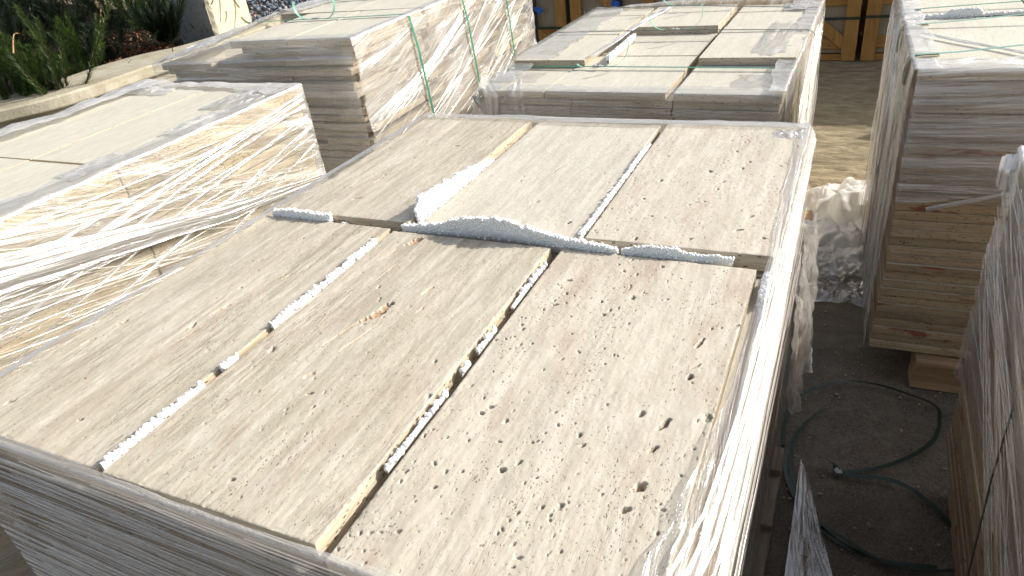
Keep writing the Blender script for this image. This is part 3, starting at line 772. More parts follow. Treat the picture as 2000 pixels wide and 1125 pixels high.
for i, (px, py, size, ns, mt, lab) in enumerate([
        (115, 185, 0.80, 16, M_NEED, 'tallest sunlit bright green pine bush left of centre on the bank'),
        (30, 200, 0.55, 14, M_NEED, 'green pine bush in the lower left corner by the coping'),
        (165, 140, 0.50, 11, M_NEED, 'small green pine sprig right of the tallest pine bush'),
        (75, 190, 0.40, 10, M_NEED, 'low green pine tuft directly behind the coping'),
        (215, 118, 0.38, 9, M_NEED_SHADE, 'small dark pine tuft near the middle of the coping'),
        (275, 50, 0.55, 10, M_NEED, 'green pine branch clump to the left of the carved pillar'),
        (325, 70, 0.42, 12, M_NEED_SHADE, 'dark olive pine clump at the foot of the carved pillar'),
        (20, 110, 0.9, 22, M_NEED_SHADE, 'large dark pine bush at the far left edge'),
        (130, 60, 0.9, 22, M_NEED_SHADE, 'dark pine mass behind the tallest bright bush'),
        (235, 40, 0.9, 22, M_NEED_SHADE, 'dark pine mass behind the upright dry reeds'),
        (330, 20, 0.8, 18, M_NEED_SHADE, 'dark pine mass behind the carved pillar')]):
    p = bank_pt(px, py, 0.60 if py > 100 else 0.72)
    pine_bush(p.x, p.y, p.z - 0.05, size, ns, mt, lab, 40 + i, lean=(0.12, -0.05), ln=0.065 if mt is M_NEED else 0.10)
# far hedge in shade-painted needles, closing the view above the bank
r = random.Random(5); nv = []; nf = []
for k in range(16000):
    t = r.random(); c = onz(-200 + 640 * t, r.uniform(-90, 95), 0.75) ; c = Vector((c.x - r.uniform(0.4, 2.4), c.y + r.uniform(-.3, .6), 0.62 + abs(r.gauss(0, .45))))
    nd = Vector((r.gauss(0, .5), r.gauss(0, .5), r.uniform(.1, 1))).normalized(); l = r.uniform(.06, .14); wv = nd.orthogonal().normalized() * .004; b0 = len(nv)
    nv += [c + wv, c - wv, c + nd * l]; nf.append([b0, b0 + 1, b0 + 2])
tag(fast_mesh('undergrowth', np.array([tuple(v) for v in nv]), np.array(nf), M_NEED_SHADE, None, False), 'dense dark undergrowth filling the bank behind the pine bushes', 'undergrowth', None, 'stuff')
# leaf litter and gravel specks on the bank
b = MB()
M_LIT = N('leaf_litter'); oi_ = M_LIT.noise(M_LIT.n('TexCoord').outputs['Object'], 14, 2)
M_LIT = M_LIT.fin(M_LIT.pbr(M_LIT.ramp(oi_, [(0.35, (0.05, 0.03, 0.02)), (0.52, (0.22, 0.07, 0.03)), (0.68, (0.30, 0.26, 0.20))]), 0.9, None, 0.1))
for k in range(900):
    p = onz(random.uniform(180, 345), random.uniform(60, 128), 0.60); s = random.uniform(.006, .018)
    Mx = Matrix.Translation((p.x - .03, p.y, 0.60 + random.uniform(-.01, .03))) @ Matrix.Rotation(random.uniform(0, 6), 4, (random.random(), random.random(), .6))
    b.box(-s, s, -s * .5, s * .5, -s * .12, s * .12, s * .05, Mx)
tag(b.build('leaf_litter', M_LIT), 'rusty brown leaf litter on the dark soil by the coping', 'leaf litter', None, 'stuff')
# dry reeds
for i, (pts, lab) in enumerate([
        (((205, 85), (187, 40), (168, 12)), 'leaning dry reed, leftmost of the three upright reeds'),
        (((187, 78), (189, 40), (187, 0)), 'straight upright dry reed in the middle of the three reeds'),
        (((193, 82), (196, 45), (197, 8)), 'straight upright dry reed, rightmost of the three reeds'),
        (((185, 78), (130, 45), (85, 20), (60, -8)), 'long slanting dry stalk crossing behind the small pine sprig'),
        (((62, 72), (40, 66), (27, 68), (26, 105)), 'bent dry stalk hooked over beside the tallest pine bush'),
        (((0, 20), (22, 8), (50, -6)), 'dry stalk in the top left corner'),
        (((33, 95), (42, 70), (48, 55)), 'short dry stalk beside the hooked stalk'),
        (((90, 40), (80, 15), (72, -10)), 'broad brown dry blade left of the slanting stalk'),
        (((218, 82), (235, 84), (248, 87)), 'short pale dry stalk lying on the dark litter')]):
    P = [onz(px, py, 0.80 + 0.10 * (len(pts) - k) * 0) for k, (px, py) in enumerate(pts)]
    P = [onz(px, py, 0.66 + 0.13 * k) for k, (px, py) in enumerate(pts)] if i != 8 else [onz(px, py, 0.66) for px, py in pts]
    P = smooth_pts(P, 6); o0 = P[0].copy(); b = MB(); tube(b, [p - o0 for p in P], 0.010 if i == 7 else 0.006, 0.005, 6)
    o = b.build('dry_reed', M_DRY, None, True, o0); tag(o, lab, 'dry stalk', 'dry stalks among the bushes')

# carved stone pillar
pil = empty('carved_stone_pillar', (-5.40, 5.02, 0)); pil.rotation_euler = (0, 0, R(4))
tag(pil, 'upright pale stone pillar with carved vine relief on its sunlit side', 'stone pillar')
# block: local +X face carved
W_, D_, H_ = 0.44, 0.55, 1.75
b = MB(); b.box(-W_, -0.03, 0, D_, 0, H_, 0.008); b.build('pillar_block', flat_mat('grey_stone', (0.30, 0.30, 0.29), 0.85, 0.15, 0.6, 35, 0.35), pil)
ny, nz = 120, 380
ys = np.linspace(0, D_, ny); zs = np.linspace(0, H_, nz); YY, ZZ = np.meshgrid(ys, zs, indexing='ij')
car = np.zeros_like(YY)
def carve(fy, z0, z1, wd):
    global car
    for z in np.linspace(z0, z1, 160):
        y = fy(z); j = int(z / H_ * (nz - 1)); 
        j0, j1 = max(0, j - 6), min(nz, j + 7); d = np.hypot(YY[:, j0:j1] - y, ZZ[:, j0:j1] - z); car[:, j0:j1] = np.maximum(car[:, j0:j1], np.clip((wd - d) / 0.006, 0, 1))
carve(lambda z: 0.28 + 0.07 * math.sin(z * 9), 0.05, 1.70, 0.009)
carve(lambda z: 0.13 + 0.035 * math.sin(z * 14 + 1), 0.75, 1.70, 0.008)
for k in range(17):
    zc = 0.25 + k * 0.087; yc = (0.10, 0.42, 0.20, 0.36)[k % 4] + 0.03 * math.sin(k * 3.1); sl = (1, -1.3, 0.6, -0.4)[k % 4]
    carve(lambda z: yc + sl * (z - zc) + 2.0 * (z - zc) ** 2 * (1 if k % 2 else -1) * 4, zc - 0.04, zc + 0.04, 0.009)
edge = np.minimum(YY, D_ - YY)
rag = fbm(ZZ * 30, YY * 30, 3, 4)
XX = 0.0 - car * 0.018 - np.clip(1 - edge / (0.02 + 0.03 * rag), 0, 1) * 0.03 + (fbm(YY * 60, ZZ * 60, 3, 2) - .5) * .003
V = np.stack([XX, YY, ZZ], -1).reshape(-1, 3)
def carved_mat():
    a = N('cream_carved_stone'); v = a.n('TexCoord').outputs['Object']; g = a.noise(v, 12, 5)
    c = a.mix(a.ramp(g, [(0.35, 0.0), (0.65, 1.0)]), (0.50, 0.46, 0.34), (0.60, 0.56, 0.43))
    c = a.mix(a.math('MULTIPLY', a.n('Attribute', attribute_name='carve').outputs['Fac'], 0.6), c, (0.20, 0.17, 0.12))
    return a.fin(a.pbr(c, 0.85, a.bump(g, 0.3, 0.005), 0.1))
I = np.arange(ny * nz).reshape(ny, nz); ring = np.concatenate([I[:, 0], I[-1, 1:], I[-2::-1, -1], I[0, -2:0:-1]])
base = V[ring].copy(); base[:, 0] = -0.03; nbv = len(V); L = len(ring)
F2 = np.stack([ring, nbv + np.arange(L), nbv + (np.arange(L) + 1) % L, np.roll(ring, -1)], 1)
fast_mesh('carved_face', np.concatenate([V, base]), np.concatenate([grid_faces(ny, nz), F2]), carved_mat(), pil, True, None, {'carve': np.concatenate([car.ravel(), np.zeros(L)])})

# gravel heap and the brown mound behind
mound = flat_mat('brown_earth', (0.10, 0.065, 0.04), 0.95, 0.05, 1.0, 14, 0.5)
mx_, my_ = np.meshgrid(np.linspace(-13, -7.2, 50), np.linspace(9.5, 15, 40), indexing='ij')
mz = 0.9 * np.exp(-(((mx_ + 11) / 2.0) ** 2 + ((my_ - 12.6) / 1.8) ** 2) ** 1.5) * (0.8 + .5 * fbm(mx_ * 2, my_ * 2, 4, 4)) - 0.02
fast_mesh('earth_mound', np.stack([mx_, my_, mz], -1).reshape(-1, 3), grid_faces(50, 40), mound)['kind'] = 'structure'
iv, ifc = ico(); VV = []; FF = []; nb_ = 0; r = np.random.default_rng(3)
for k in range(3600):
    q = onz(r.uniform(440, 760), r.uniform(-60, 60), 0.0); s = r.uniform(.016, .042)
    if q.x > -6.2: continue
    z = 0.02 + 0.22 * max(0, 1 - abs(q.y - 10.2) / 2.2) * r.uniform(.7, 1)
    VV.append(iv * s * r.uniform(.6, 1.2, 3) + np.array([q.x, q.y, z])); FF.append(ifc + nb_); nb_ += len(iv)
gm = N('gravel'); vv = gm.n('TexCoord').outputs['Object']; gc = gm.vor(vv, 16).outputs['Color']; sp = gm.n('SeparateColor'); gm.l(gc, sp.inputs[0])
gm = gm.fin(gm.pbr(gm.ramp(sp.outputs[0], [(0.0, (0.04, 0.06, 0.09)), (0.5, (0.11, 0.14, 0.18)), (0.9, (0.30, 0.33, 0.36)), (1.0, (0.45, 0.18, 0.12))]), 0.8, None, 0.2))
tag(fast_mesh('gravel', np.concatenate(VV), np.concatenate(FF), gm), 'blue grey gravel heaped beyond the tallest left stack', 'gravel', None, 'stuff')

# ---- timber crates at the back
YC = 6.5
def crate(x0, x1, y, h, label, braces, panel_tone, rail_z=(0.09, 0.50, 1.05), seed=0, posts=None):
    root = empty('timber_crate', (x0, y, 0)); tag(root, label, 'crate', 'timber crates of stone along the back')
    W = x1 - x0; r = random.Random(seed)
    posts = posts or [0.055, W - 0.055]
    for px in posts: MB().box(px - .052, px + .052, -0.024, 0.0, 0.0, h, .003).build('post', M_WOOD, root)
    for px in (0.05, W - 0.05): MB().box(px - .045, px + .045, 0.92, 0.95, 0.0, h, .003).build('post', M_WOOD, root)
    for z in rail_z: MB().box(0.0, W, 0.001, 0.022, z, z + 0.095, .003).build('rail', M_WOODX, root)
    MB().box(0.0, W, 0.001, 0.02, 0.0, 0.05, .003).build('rail', M_WOODX, root)
    for s in (0.0, W - 0.025): MB().box(s, s + .025, 0.023, 0.92, h - .12, h - .02, .003).build('end_rail', M_GREYW, root)
    for (xa, za, xb, zb) in braces:
        MB().bar((xa, 0.012 - 0.021, za), (xb, 0.012 - 0.021, zb), 0.085, 0.018).build('brace', M_WOOD, root)
    # upright slabs packed inside
    b = MB(); y_ = 0.028
    while y_ < 0.88: b.box(0.04, W - 0.04, y_, y_ + .019, 0.055, h - 0.15 + r.uniform(-.02, .02), .001); y_ += .021
    o = b.build('packed_slabs', panel_tone, root)
    for z in (0.335 if seed % 2 else 0.345, 0.60):
        ribbon([(0.0, -0.027, z + r.uniform(-.005, .005)), (W, -0.027, z + r.uniform(-.01, .01))], 0.022, (0, -1, 0), M_STRAP_D, 'strap', root, sub=1)
    return root
M_PACK = travertine_side('packed_stone', (0.40, 0.36, 0.30), (0.28, 0.25, 0.21))
def pane_mat():
    a = N('dusty_slab_edges'); v = a.n('TexCoord').outputs['Object']
    g = a.noise(a.map(v, (90, 1, 3)), 1, 5, 0.6); c = a.mix(a.ramp(g, [(0.3, 0.0), (0.7, 1.0)]), (0.25, 0.205, 0.145), (0.40, 0.34, 0.25))
    c = a.mix(a.math('MULTIPLY', a.ramp(a.noise(v, 8, 4), [(0.4, 0.0), (0.7, 1.0)]), .35), c, (0.30, 0.22, 0.14))
    return a.fin(a.pbr(c, 0.85, a.bump(g, .4, .002), .1))
M_PACK2 = pane_mat()
crate(-3.90, -2.50, YC, 1.6, 'timber crate seen in the gap left of the middle stack, left half', [(0.2, 1.0, 1.2, .2)], M_PACK2, (0.24, 0.75, 1.25), 1, [0.055, 1.345])
crate(-2.46, -1.10, YC, 1.6, 'timber crate with steep brace behind the left end of the middle stack', [(0.12, 0.78, 0.62, 0.28)], M_PACK2, (0.24, 0.62, 1.1), 2, [0.055, 0.74, 1.30])
crate(-1.06, 0.0, YC, 1.6, 'timber crate with low diagonal brace, left of the dark gap', [(0.56, 0.46, 1.02, 0.09)], M_PACK2, (0.09, 0.43, 1.1), 3, [0.055, 0.40, 1.005])
crate(0.04, 1.10, YC, 1.6, 'timber crate without a visible brace, right of the dark gap', [], M_PACK2, (0.10, 0.43, 1.1), 4, [0.052, 1.005])
crate(-.80, .90, YC + 1.05, 1.5, 'timber crate added in a second row to block the light behind the dark gap', [], M_PACK2, (0.10, 0.43, 1.1), 6)  # added behind the front row to hide bright ground and darken the gap
crate(1.14, 2.30, YC, 1.6, 'timber crate mostly hidden behind the tall right stack', [(0.15, 0.2, 0.9, 1.0)], M_PACK2, (0.10, 0.43, 1.1), 5)
# blue ties and dark uprights on the crates
for i, (px, py, lab) in enumerate([(1032, 12, 'blue plastic tie, left one at the dark upright'), (1053, 20, 'blue plastic tie, right one at the dark upright'), (1203, 8, 'blue plastic tie beside the steep crate brace')]):
    d = AX @ np.array([px - 1000, py - 562.5, FPX]); t = (YC - 0.04) / d[1]; x, z = d[0] * t, EYE + d[2] * t
    o = MB().box(-.035, .035, -.02, .0, -.02, .02, .008).box(-.012, .022, -.026, -.02, -.035, .03, .003).box(-.045, -.02, -.022, -.004, -.012, .03, .005).build('plastic_tie', M_BLUE, None, False, (x, YC - 0.03, z))
    tag(o, lab, 'plastic tie', 'blue ties on the crates')
for x, lab in ((-2.83, 'dark metal upright between crates, by the two blue ties'), (-1.985, 'dark metal upright beside the steep crate brace')):
    tag(MB().box(-.03, .03, -.022, -.003, 0, 1.5, .004).box(-.035, .035, -.025, -.02, .7, .74, .002).build('metal_upright', flat_mat('black_steel', (0.02, 0.02, 0.022), 0.5, 0.4), None, False, (x, YC - .003, 0)), lab, 'metal upright')

# ================================================================== STACKS
def pallet(org, rz, x0, x1, y0, y1, label, mats=(None, None), h=0.125, runners=3):
    root = empty('wooden_pallet', org, rz); tag(root, label, 'pallet', 'wooden pallets under the stacks')
    for k in range(runners):
        xa = x0 + (x1 - x0 - 0.065) * k / (runners - 1)
        MB().box(xa, xa + 0.065, y0, y1, 0.0, h - 0.022, .003).build('runner', mats[1], root)
    n = 7; wd = 0.098
    for k in range(n):
        ya = y0 + (y1 - y0 - wd) * k / (n - 1)
        MB().box(x0, x1, ya, ya + wd, h - 0.0215, h, .002).build('deck_board', mats[0], root)
    return root

G6 = {(0, 0): ('near left', ''), }
def nm(front, side=''): return (front, side)

# ---- main stack in front
MZ = 1.05
FINE = [
    ('near left', -1.165, -0.829, 0.352, 1.062, 1.046, M_TOP_A, 200, .8, 'veined greenish grey slab with dark fissures, near left on top of the large front stack',
        [tuple(onz(430, 605, 1.046)[:2]) + (0.022, 0.0032, R(72), .004, .6), tuple(onz(375, 650, 1.046)[:2]) + (0.04, 0.0018, R(80), .002, 0), tuple(onz(240, 630, 1.046)[:2]) + (0.010, 0.004, R(75), .003, 0),
         tuple(onz(172, 668, 1.046)[:2]) + (0.012, 0.004, R(75), .003, .3), tuple(onz(20, 785, 1.046)[:2]) + (0.008, 0.004, R(60), .004, 0), tuple(onz(560, 540, 1.046)[:2]) + (0.012, 0.0025, R(80), .003, .2)]),
    ('near middle', -0.815, -0.467, 0.350, 1.052, 1.047, M_TOP_A, 520, .7, 'slab with a rusty orange cavity, near middle on the large front stack',
        [(-0.668, 0.775, 0.036, 0.0075, R(74), .010, 1.0), (-0.664, 0.80, 0.012, 0.004, R(74), .012, 0), (-0.690, 0.715, 0.045, 0.0018, R(76), .002, .5), (-0.655, 0.705, 0.05, 0.0014, R(78), .002, .5), (-0.745, 1.020, 0.020, 0.008, R(62), .006, .8),
         (-0.62, 0.86, 0.014, 0.003, R(75), .003, .6), (-0.60, 0.80, 0.012, 0.002, R(80), .002, .5), (-0.765, 0.96, 0.03, 0.0018, R(82), .002, .4), (-0.674, 0.60, 0.010, 0.005, R(70), .002, .2), (-0.73, 0.90, 0.035, 0.0012, R(85), .002, .3)]),
    ('near right', -0.447, -0.104, 0.340, 1.058, 1.044, M_TOP_B, 1000, 1.0, 'pale slab with rows of deep pits, near right on top of the large front stack',
        [(-0.317, 0.517, 0.0045, 0.004, 1.2, .012, 0), (-0.305, 0.535, 0.006, 0.0022, 1.2, .006, 0), (-0.159, 0.542, 0.009, 0.0055, 1.3, .009, .5), (-0.158, 0.650, 0.013, 0.0045, 1.45, .008, 0), (-0.160, 0.604, 0.008, 0.003, 1.2, .006, 0),
         (-0.148, 0.75, 0.007, 0.004, 1.5, .007, 0), (-0.150, 0.83, 0.014, 0.003, 1.4, .006, 0), (-0.19, 0.66, 0.006, 0.004, 1.4, .006, .3), (-0.165, 0.505, 0.006, 0.004, 1.0, .006, .4), (-0.145, 0.775, 0.008, 0.002, 1.0, .004, 0)]),
    ('far left', -1.130, -0.793, 1.078, 1.735, 1.054, M_TOP_A, 260, 0.9, 'slab with fine dark cracks, far left on top of the large front stack',
        [tuple(onz(698, 390, 1.05)[:2]) + (0.010, .004, .6, .004, .3), tuple(onz(740, 355, 1.05)[:2]) + (.016, .003, R(80), .003, .4), tuple(onz(893, 288, 1.05)[:2]) + (.008, .004, .8, .005, 0), tuple(onz(900, 258, 1.05)[:2]) + (.05, .0015, R(80), .002, 0), tuple(onz(860, 330, 1.05)[:2]) + (.04, .0015, R(84), .002, 0)]),
    ('far middle', -0.768, -0.430, 1.085, 1.735, 1.050, M_TOP_C, 260, 0.7, 'smooth beige slab between two foam filled joints, far middle of the large front stack',
        [tuple(onz(1045, 395, 1.05)[:2]) + (.012, .003, .9, .004, .2), tuple(onz(1090, 330, 1.05)[:2]) + (.03, .0015, R(80), .002, 0), tuple(onz(1110, 435, 1.05)[:2]) + (.006, .004, .9, .006, 0)]),
    ('far right', -0.414, -0.082, 1.090, 1.740, 1.053, M_TOP_B, 800, .8, 'cream slab dotted with small pits, far right on top of the large front stack',
        [tuple(onz(1410, 358, 1.05)[:2]) + (.010, .003, .9, .004, 0), tuple(onz(1443, 452, 1.05)[:2]) + (.010, .003, .6, .004, 0), tuple(onz(1465, 427, 1.05)[:2]) + (.010, .003, 1.0, .004, 0)]),
]
for k, (nm_, x0, x1, y0, y1, zt, mt, np_, bg_, lab, holes) in enumerate(FINE):
    fine_slab('travertine_slab', x0, x1, y0, y1, zt, 0.03, mt, lab, 50 + k * 7, np_, holes, 0.00125 if k < 3 else 0.0018, bg_)
MN = {(0, 0): ('front left', 'cream'), (1, 0): ('front middle', 'cream'), (2, 0): ('front right', 'cream'), (2, 1): ('back right', 'cream')}
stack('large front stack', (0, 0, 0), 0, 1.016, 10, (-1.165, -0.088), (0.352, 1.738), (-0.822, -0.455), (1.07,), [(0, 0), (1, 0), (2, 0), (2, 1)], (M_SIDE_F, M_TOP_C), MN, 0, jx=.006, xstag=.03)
pallet((0, 0, 0), 0, -1.15, -0.046, 0.33, 1.64, 'grey weathered pallet under the large front stack', (M_GREYW, M_GREYW))
# back and left cells of the layer under the top, so the joints are not bottomless
for (x0, x1, y0, y1, lab) in ((-1.15, -0.825, 1.075, 1.73, 'back left'), (-0.80, -0.455, 1.075, 1.73, 'back middle')):
    slab(x0, x1, y0, y1, 0.986, 1.015, (M_SIDE, M_TOP_C), '%s slab just under the top layer of the large front stack' % lab, (0, 0, 0), 0)

# ---- left stack in front (film over golden edges)
LN = {(1, 0): ('near', 'golden'), (1, 1): ('far', 'golden')}
L1x, L1y = (-2.45, -1.725), (0.40, 1.875)
for (x0, x1, y0, y1, lab) in ((-2.45, -2.092, 0.40, 1.138, 'flat grey top slab, near left of the film wrapped left stack'), (-2.088, -1.725, 0.40, 1.133, 'flat grey top slab, near right of the film wrapped left stack'),
                              (-2.45, -2.092, 1.142, 1.86, 'grey top slab with brown chips, far left of the film wrapped left stack'), (-2.088, -1.725, 1.142, 1.875, 'flat grey top slab, far right of the film wrapped left stack')):
    slab(x0, x1, y0, y1, 1.07, 1.10, (M_SIDE_Y, M_TOP_D), lab, (0, 0, 0), 0)
stack('film wrapped left stack', (0, 0, 0), 0, 1.07, 14, L1x, L1y, (-2.09,), (1.14,), [(1, 0), (1, 1)], (M_SIDE_Y, M_TOP_D), LN, 0, jx=.003)
pallet((0, 0, 0), 0, -2.42, -1.74, 0.45, 1.85, 'pallet under the film wrapped left stack', (M_PALW, M_PALW))

# ---- tall stack at the back left (ragged front, green straps)
A2 = R(1.0)
O2 = (-1.84, 2.36, 0)
def L2(x, y, z): return Matrix.Rotation(A2, 3, 'Z') @ Vector((x, y, z)) + Vector(O2)
# local: x from -1.12 to 0, y from 0 to 1.85
MM = (M_SIDE, M_TOP_C); T2 = 'strapped back left stack'
LN2 = {(0, 0): ('front left', 'cream'), (1, 0): ('front middle', 'cream'), (2, 0): ('front right', 'cream'), (2, 1): ('side middle', 'cream'), (2, 2): ('side far', 'cream')}
for k, (x0, x1, y0, y1, lab) in enumerate([(-0.64, -0.335, 0.03, 0.62, 'front left'), (-0.325, -0.0, 0.02, 0.62, 'front right'), (-0.86, -0.44, 0.625, 1.24, 'middle left'), (-0.435, 0.0, 0.625, 1.24, 'middle right'), (-0.86, -0.44, 1.245, 1.85, 'far left'), (-0.435, 0.0, 1.245, 1.85, 'far right')]):
    slab(x0, x1, y0, y1, 1.12, 1.15, (M_SIDE, M_TOP_D), '%s slab on the very top of the %s' % (lab, T2), O2, A2 + (R(1.6) if k < 2 else 0), .002)
for k in range(2):
    z = 1.12 - .03 * k
    for (x0, x1, y0, y1, lab) in [(-0.62 + .05 * k, -0.31, 0.05 + .02 * k, 0.63, 'front left'), (-0.30, -0.01 * k, 0.03, 0.63, 'front right'), (-0.86, -0.44, 0.635, 1.24, 'middle left'), (-0.43, 0.0, 0.635, 1.85, 'side')]:
        slab(x0, x1, y0, y1, z - .0288, z, MM, '%s slab, %s layer of the %s, above its ledge' % (lab, ORD[k + 1], T2), O2, A2, .004)
stack(T2, O2, A2, 1.06, 13, (-1.10, 0.0), (0.0, 1.85), (-0.72, -0.34), (0.62, 1.24), [(0, 0), (1, 0), (2, 0), (2, 1), (2, 2)], MM, LN2, 0, jx=.018, stagger=.035, jrot=.010, xstag=.09)
pallet(O2, A2, -1.08, -0.02, 0.03, 1.8, 'pallet under the strapped back left stack', (M_PALW, M_PALW))

# ---- middle stack at the back
O3 = (-1.43, 2.62, 0); A3 = R(-1.0)
T3 = 'middle back stack'
for (x0, x1, y0, y1, z0, z1, lab) in [
        (0.0, 0.30, 0.0, 0.60, .84, .87, 'front left ledge'), (0.305, 0.80, 0.0, 0.55, .842, .872, 'front middle ledge'), (0.83, 1.215, 0.0, 0.60, .84, .87, 'front right ledge'),
        (0.0, 0.345, 0.37, 0.96, .8715, .9015, 'left raised near'), (0.0, 0.345, 0.965, 1.50, .8715, .9015, 'left raised far'),
        (0.375, 0.80, 0.56, 0.98, .842, .872, 'middle sunken'), (0.375, 0.80, 0.985, 1.50, .8725, .908, 'middle highest far'),
        (0.835, 1.215, 0.40, 0.98, .8715, .9015, 'right raised near'), (0.835, 1.215, 0.985, 1.50, .8715, .899, 'right raised far')]:
    slab(x0, x1, y0, y1, z0, z1, (M_SIDE, M_TOP_D), '%s slab on top of the %s' % (lab, T3), O3, A3, .002)
stack(T3, O3, A3, .84, 6, (0, 1.215), (0, 1.50), (0.42, 0.83), (0.75,), [(0, 0), (1, 0), (2, 0), (2, 1)], (M_SIDE, M_TOP_D), {(0, 0): ('front left', 'shaded'), (1, 0): ('front middle', 'shaded'), (2, 0): ('front right', 'shaded'), (2, 1): ('back right', 'cream')}, 0, jx=.006)
pallet(O3, A3, .02, 1.19, .02, 1.48, 'pallet under the middle back stack', (M_PALW, M_PALW))

# ---- tall right stack
O4 = (0.165, 2.205, 0); A4 = R(1.7); T4 = 'tall right stack'
for (x0, x1, y0, y1, lab) in [(0.0, 0.37, 0.0, 0.665, 'near left'), (0.375, 1.1, 0.0, 0.66, 'near right'), (0.0, 0.37, 0.675, 1.13, 'far left'), (0.375, 1.1, 0.675, 1.13, 'far right')]:
    slab(x0, x1, y0, y1, 1.032, 1.06 - (.002 if 'near' in lab else 0), (M_SIDE_B, M_TOP_D), '%s pale slab on top of the %s' % (lab, T4), O4, A4)
stack(T4, O4, A4, 1.03, 30, (0, 1.1), (0, 1.13), (0.37,), (0.67,), [(0, 0), (1, 0), (0, 1)], (M_SIDE_B, M_TOP_D), {(0, 0): ('front left', 'brownish'), (1, 0): ('front right', 'brownish'), (0, 1): ('side', 'brownish')}, 0, jx=.004)
pr = empty('wooden_pallet', (0.305, 2.19, 0), A4); tag(pr, 'brown plank pallet end sticking out under the tall right stack', 'pallet', 'wooden pallets under the stacks')
MB().box(0, .9, 0.0, .09, 0, .10, .003).build('runner', M_PALW, pr); MB().box(0, .9, .9, .99, 0, .10, .003).build('runner', M_PALW, pr)
MB().box(0.0, .135, -0.02, 1.0, .1005, .125, .003).build('deck_board', M_PALW, pr); MB().box(.14, .9, -0.005, 1.0, .1005, .122, .003).build('deck_board', M_PALW, pr)

# ---- near right stack at the picture edge
O5 = (0.36, 0.30, 0); T5 = 'stack at the right picture edge'
for (y0, y1, lab) in ((0.0, 0.75, 'near'), (0.755, 1.47, 'far')):
    slab(0, .55, y0, y1, .97, 1.0, (M_SIDE_B, M_TOP_D), '%s pale slab on top of the %s' % (lab, T5), O5, 0)
stack(T5, O5, 0, .97, 22, (0, .55), (0, 1.47), (), (.75,), [(0, 0), (0, 1)], (M_SIDE_B, M_TOP_D), {(0, 0): ('near', 'tan'), (0, 1): ('far', 'tan')}, 0, jx=.004, zbot=.14)
pallet(O5, 0, .03, .53, .03, 1.42, 'pallet under the stack at the right picture edge', (M_PALW, M_PALW))

# ================================================================== FOAM
fo = lambda x, y, z=1.046: (x, y, z)
FH = lambda pts: (lambda t: float(np.interp(t, [p[0] for p in pts], [p[1] for p in pts])))
foam([fo(-.781, 1.100), fo(-.780, 1.28), fo(-.780, 1.455)], FH([(0, .030), (.06, .042), (.3, .036), (.6, .026), (.85, .012), (1, .003)]), .012, 'tall white foam wedge in the joint between far left and far middle slabs', seed=1, bead=.0036, lean=.15)
foam([fo(-1.145, 1.070), fo(-.985, 1.068)], FH([(0, .010), (.3, .015), (1, .014)]), .013, 'short white foam roll at the left end of the cross joint', seed=2, bead=.0036)
foam([fo(-.800, 1.071), fo(-.68, 1.078), fo(-.59, 1.080), fo(-.47, 1.074), fo(-.345, 1.066)], FH([(0, .006), (.12, .012), (.25, .024), (.40, .040), (.52, .038), (.66, .022), (.8, .012), (1, .006)]), .014, 'long wavy white foam ridge standing in the middle of the cross joint', seed=3, bead=.0036, lean=-.25)
foam([fo(-.335, 1.069), fo(-.145, 1.076)], FH([(0, .003), (.25, .012), (.5, .012), (.62, .004), (1, .004)]), .010, 'thin white foam strip at the right end of the cross joint', seed=4, bead=.0034)
foam([fo(-.426, 1.098), fo(-.423, 1.60)], FH([(0, .010), (.5, .008), (.85, .010), (1, .003)]), .009, 'beaded white foam line between far middle and far right slabs', seed=5, bead=.0050, depth=.012, dens=.75)
foam([fo(-.823, 1.000), fo(-.823, .690)], FH([(0, .009), (.5, .006), (1, .008)]), .010, 'beaded white foam in the upper part of the joint beside the near left slab', seed=6, bead=.0052, depth=.012, dens=.75)
foam([fo(-.822, .605), fo(-.822, .572)], FH([(0, .002), (1, .003)]), .009, 'small white foam lump midway along the joint beside the near left slab', seed=7, bead=.0038, depth=.012)
foam([fo(-.823, .535), fo(-.824, .358)], FH([(0, .004), (1, .007)]), .010, 'beaded white foam at the near end of the joint beside the near left slab', seed=8, bead=.0050, depth=.012, dens=.75)
for k, (ya, yb, lab) in enumerate([(1.00, .855, 'upper run of white foam beads sunk in the joint beside the near right slab'), (.79, .725, 'middle clump of white foam beads in the joint beside the near right slab'), (.70, .672, 'smallest clump of white foam beads in the joint beside the near right slab'), (.63, .475, 'lower run of white foam beads in the joint beside the near right slab')]):
    foam([fo(-.457, ya), fo(-.457, yb)], FH([(0, -.002), (.5, .001), (1, -.001)]), .008, lab, seed=90 + k, bead=.0048, depth=.010, dens=.6)
foam([fo(-.086, 1.055, 1.040), fo(-.086, .985, 1.040)], FH([(0, .000), (1, -.002)]), .016, 'upright white foam block at the right edge behind the stretched film', depth=.20, seed=10, bead=.0050)
foam([fo(-.955, 1.070, 1.036), fo(-.90, 1.070, 1.036)], FH([(0, .006), (.3, -.002), (1, -.006)]), .010, 'crumb of white foam low in the cross joint by the far left slab', seed=11, bead=.0034, depth=.006)
foam([(.178, 2.870, 1.06), (.50, 2.905, 1.06)], FH([(0, .006), (.25, .010), (.30, .022), (.55, .024), (.60, .006), (1, .008)]), .012, 'white foam strip across the top of the tall right stack', seed=12, bead=.0050, depth=.012)
foam([(-.98, 3.01, .90), (-.985, 3.45, .90)], FH([(0, .010), (1, .006)]), .020, 'ragged pale foam in the joint on the middle back stack', seed=13, bead=.0055, depth=.02)
# a chip of stone in the joint beside the near left slab
b = MB(); b.box(-.006, .006, -.03, .03, 0, .012, .003); tag(b.build('stone_chip', M_SIDE_Y, None, False, (-.822, .635, 1.03), R(3)), 'golden broken stone chip lying in the joint beside the near left slab', 'stone chip')

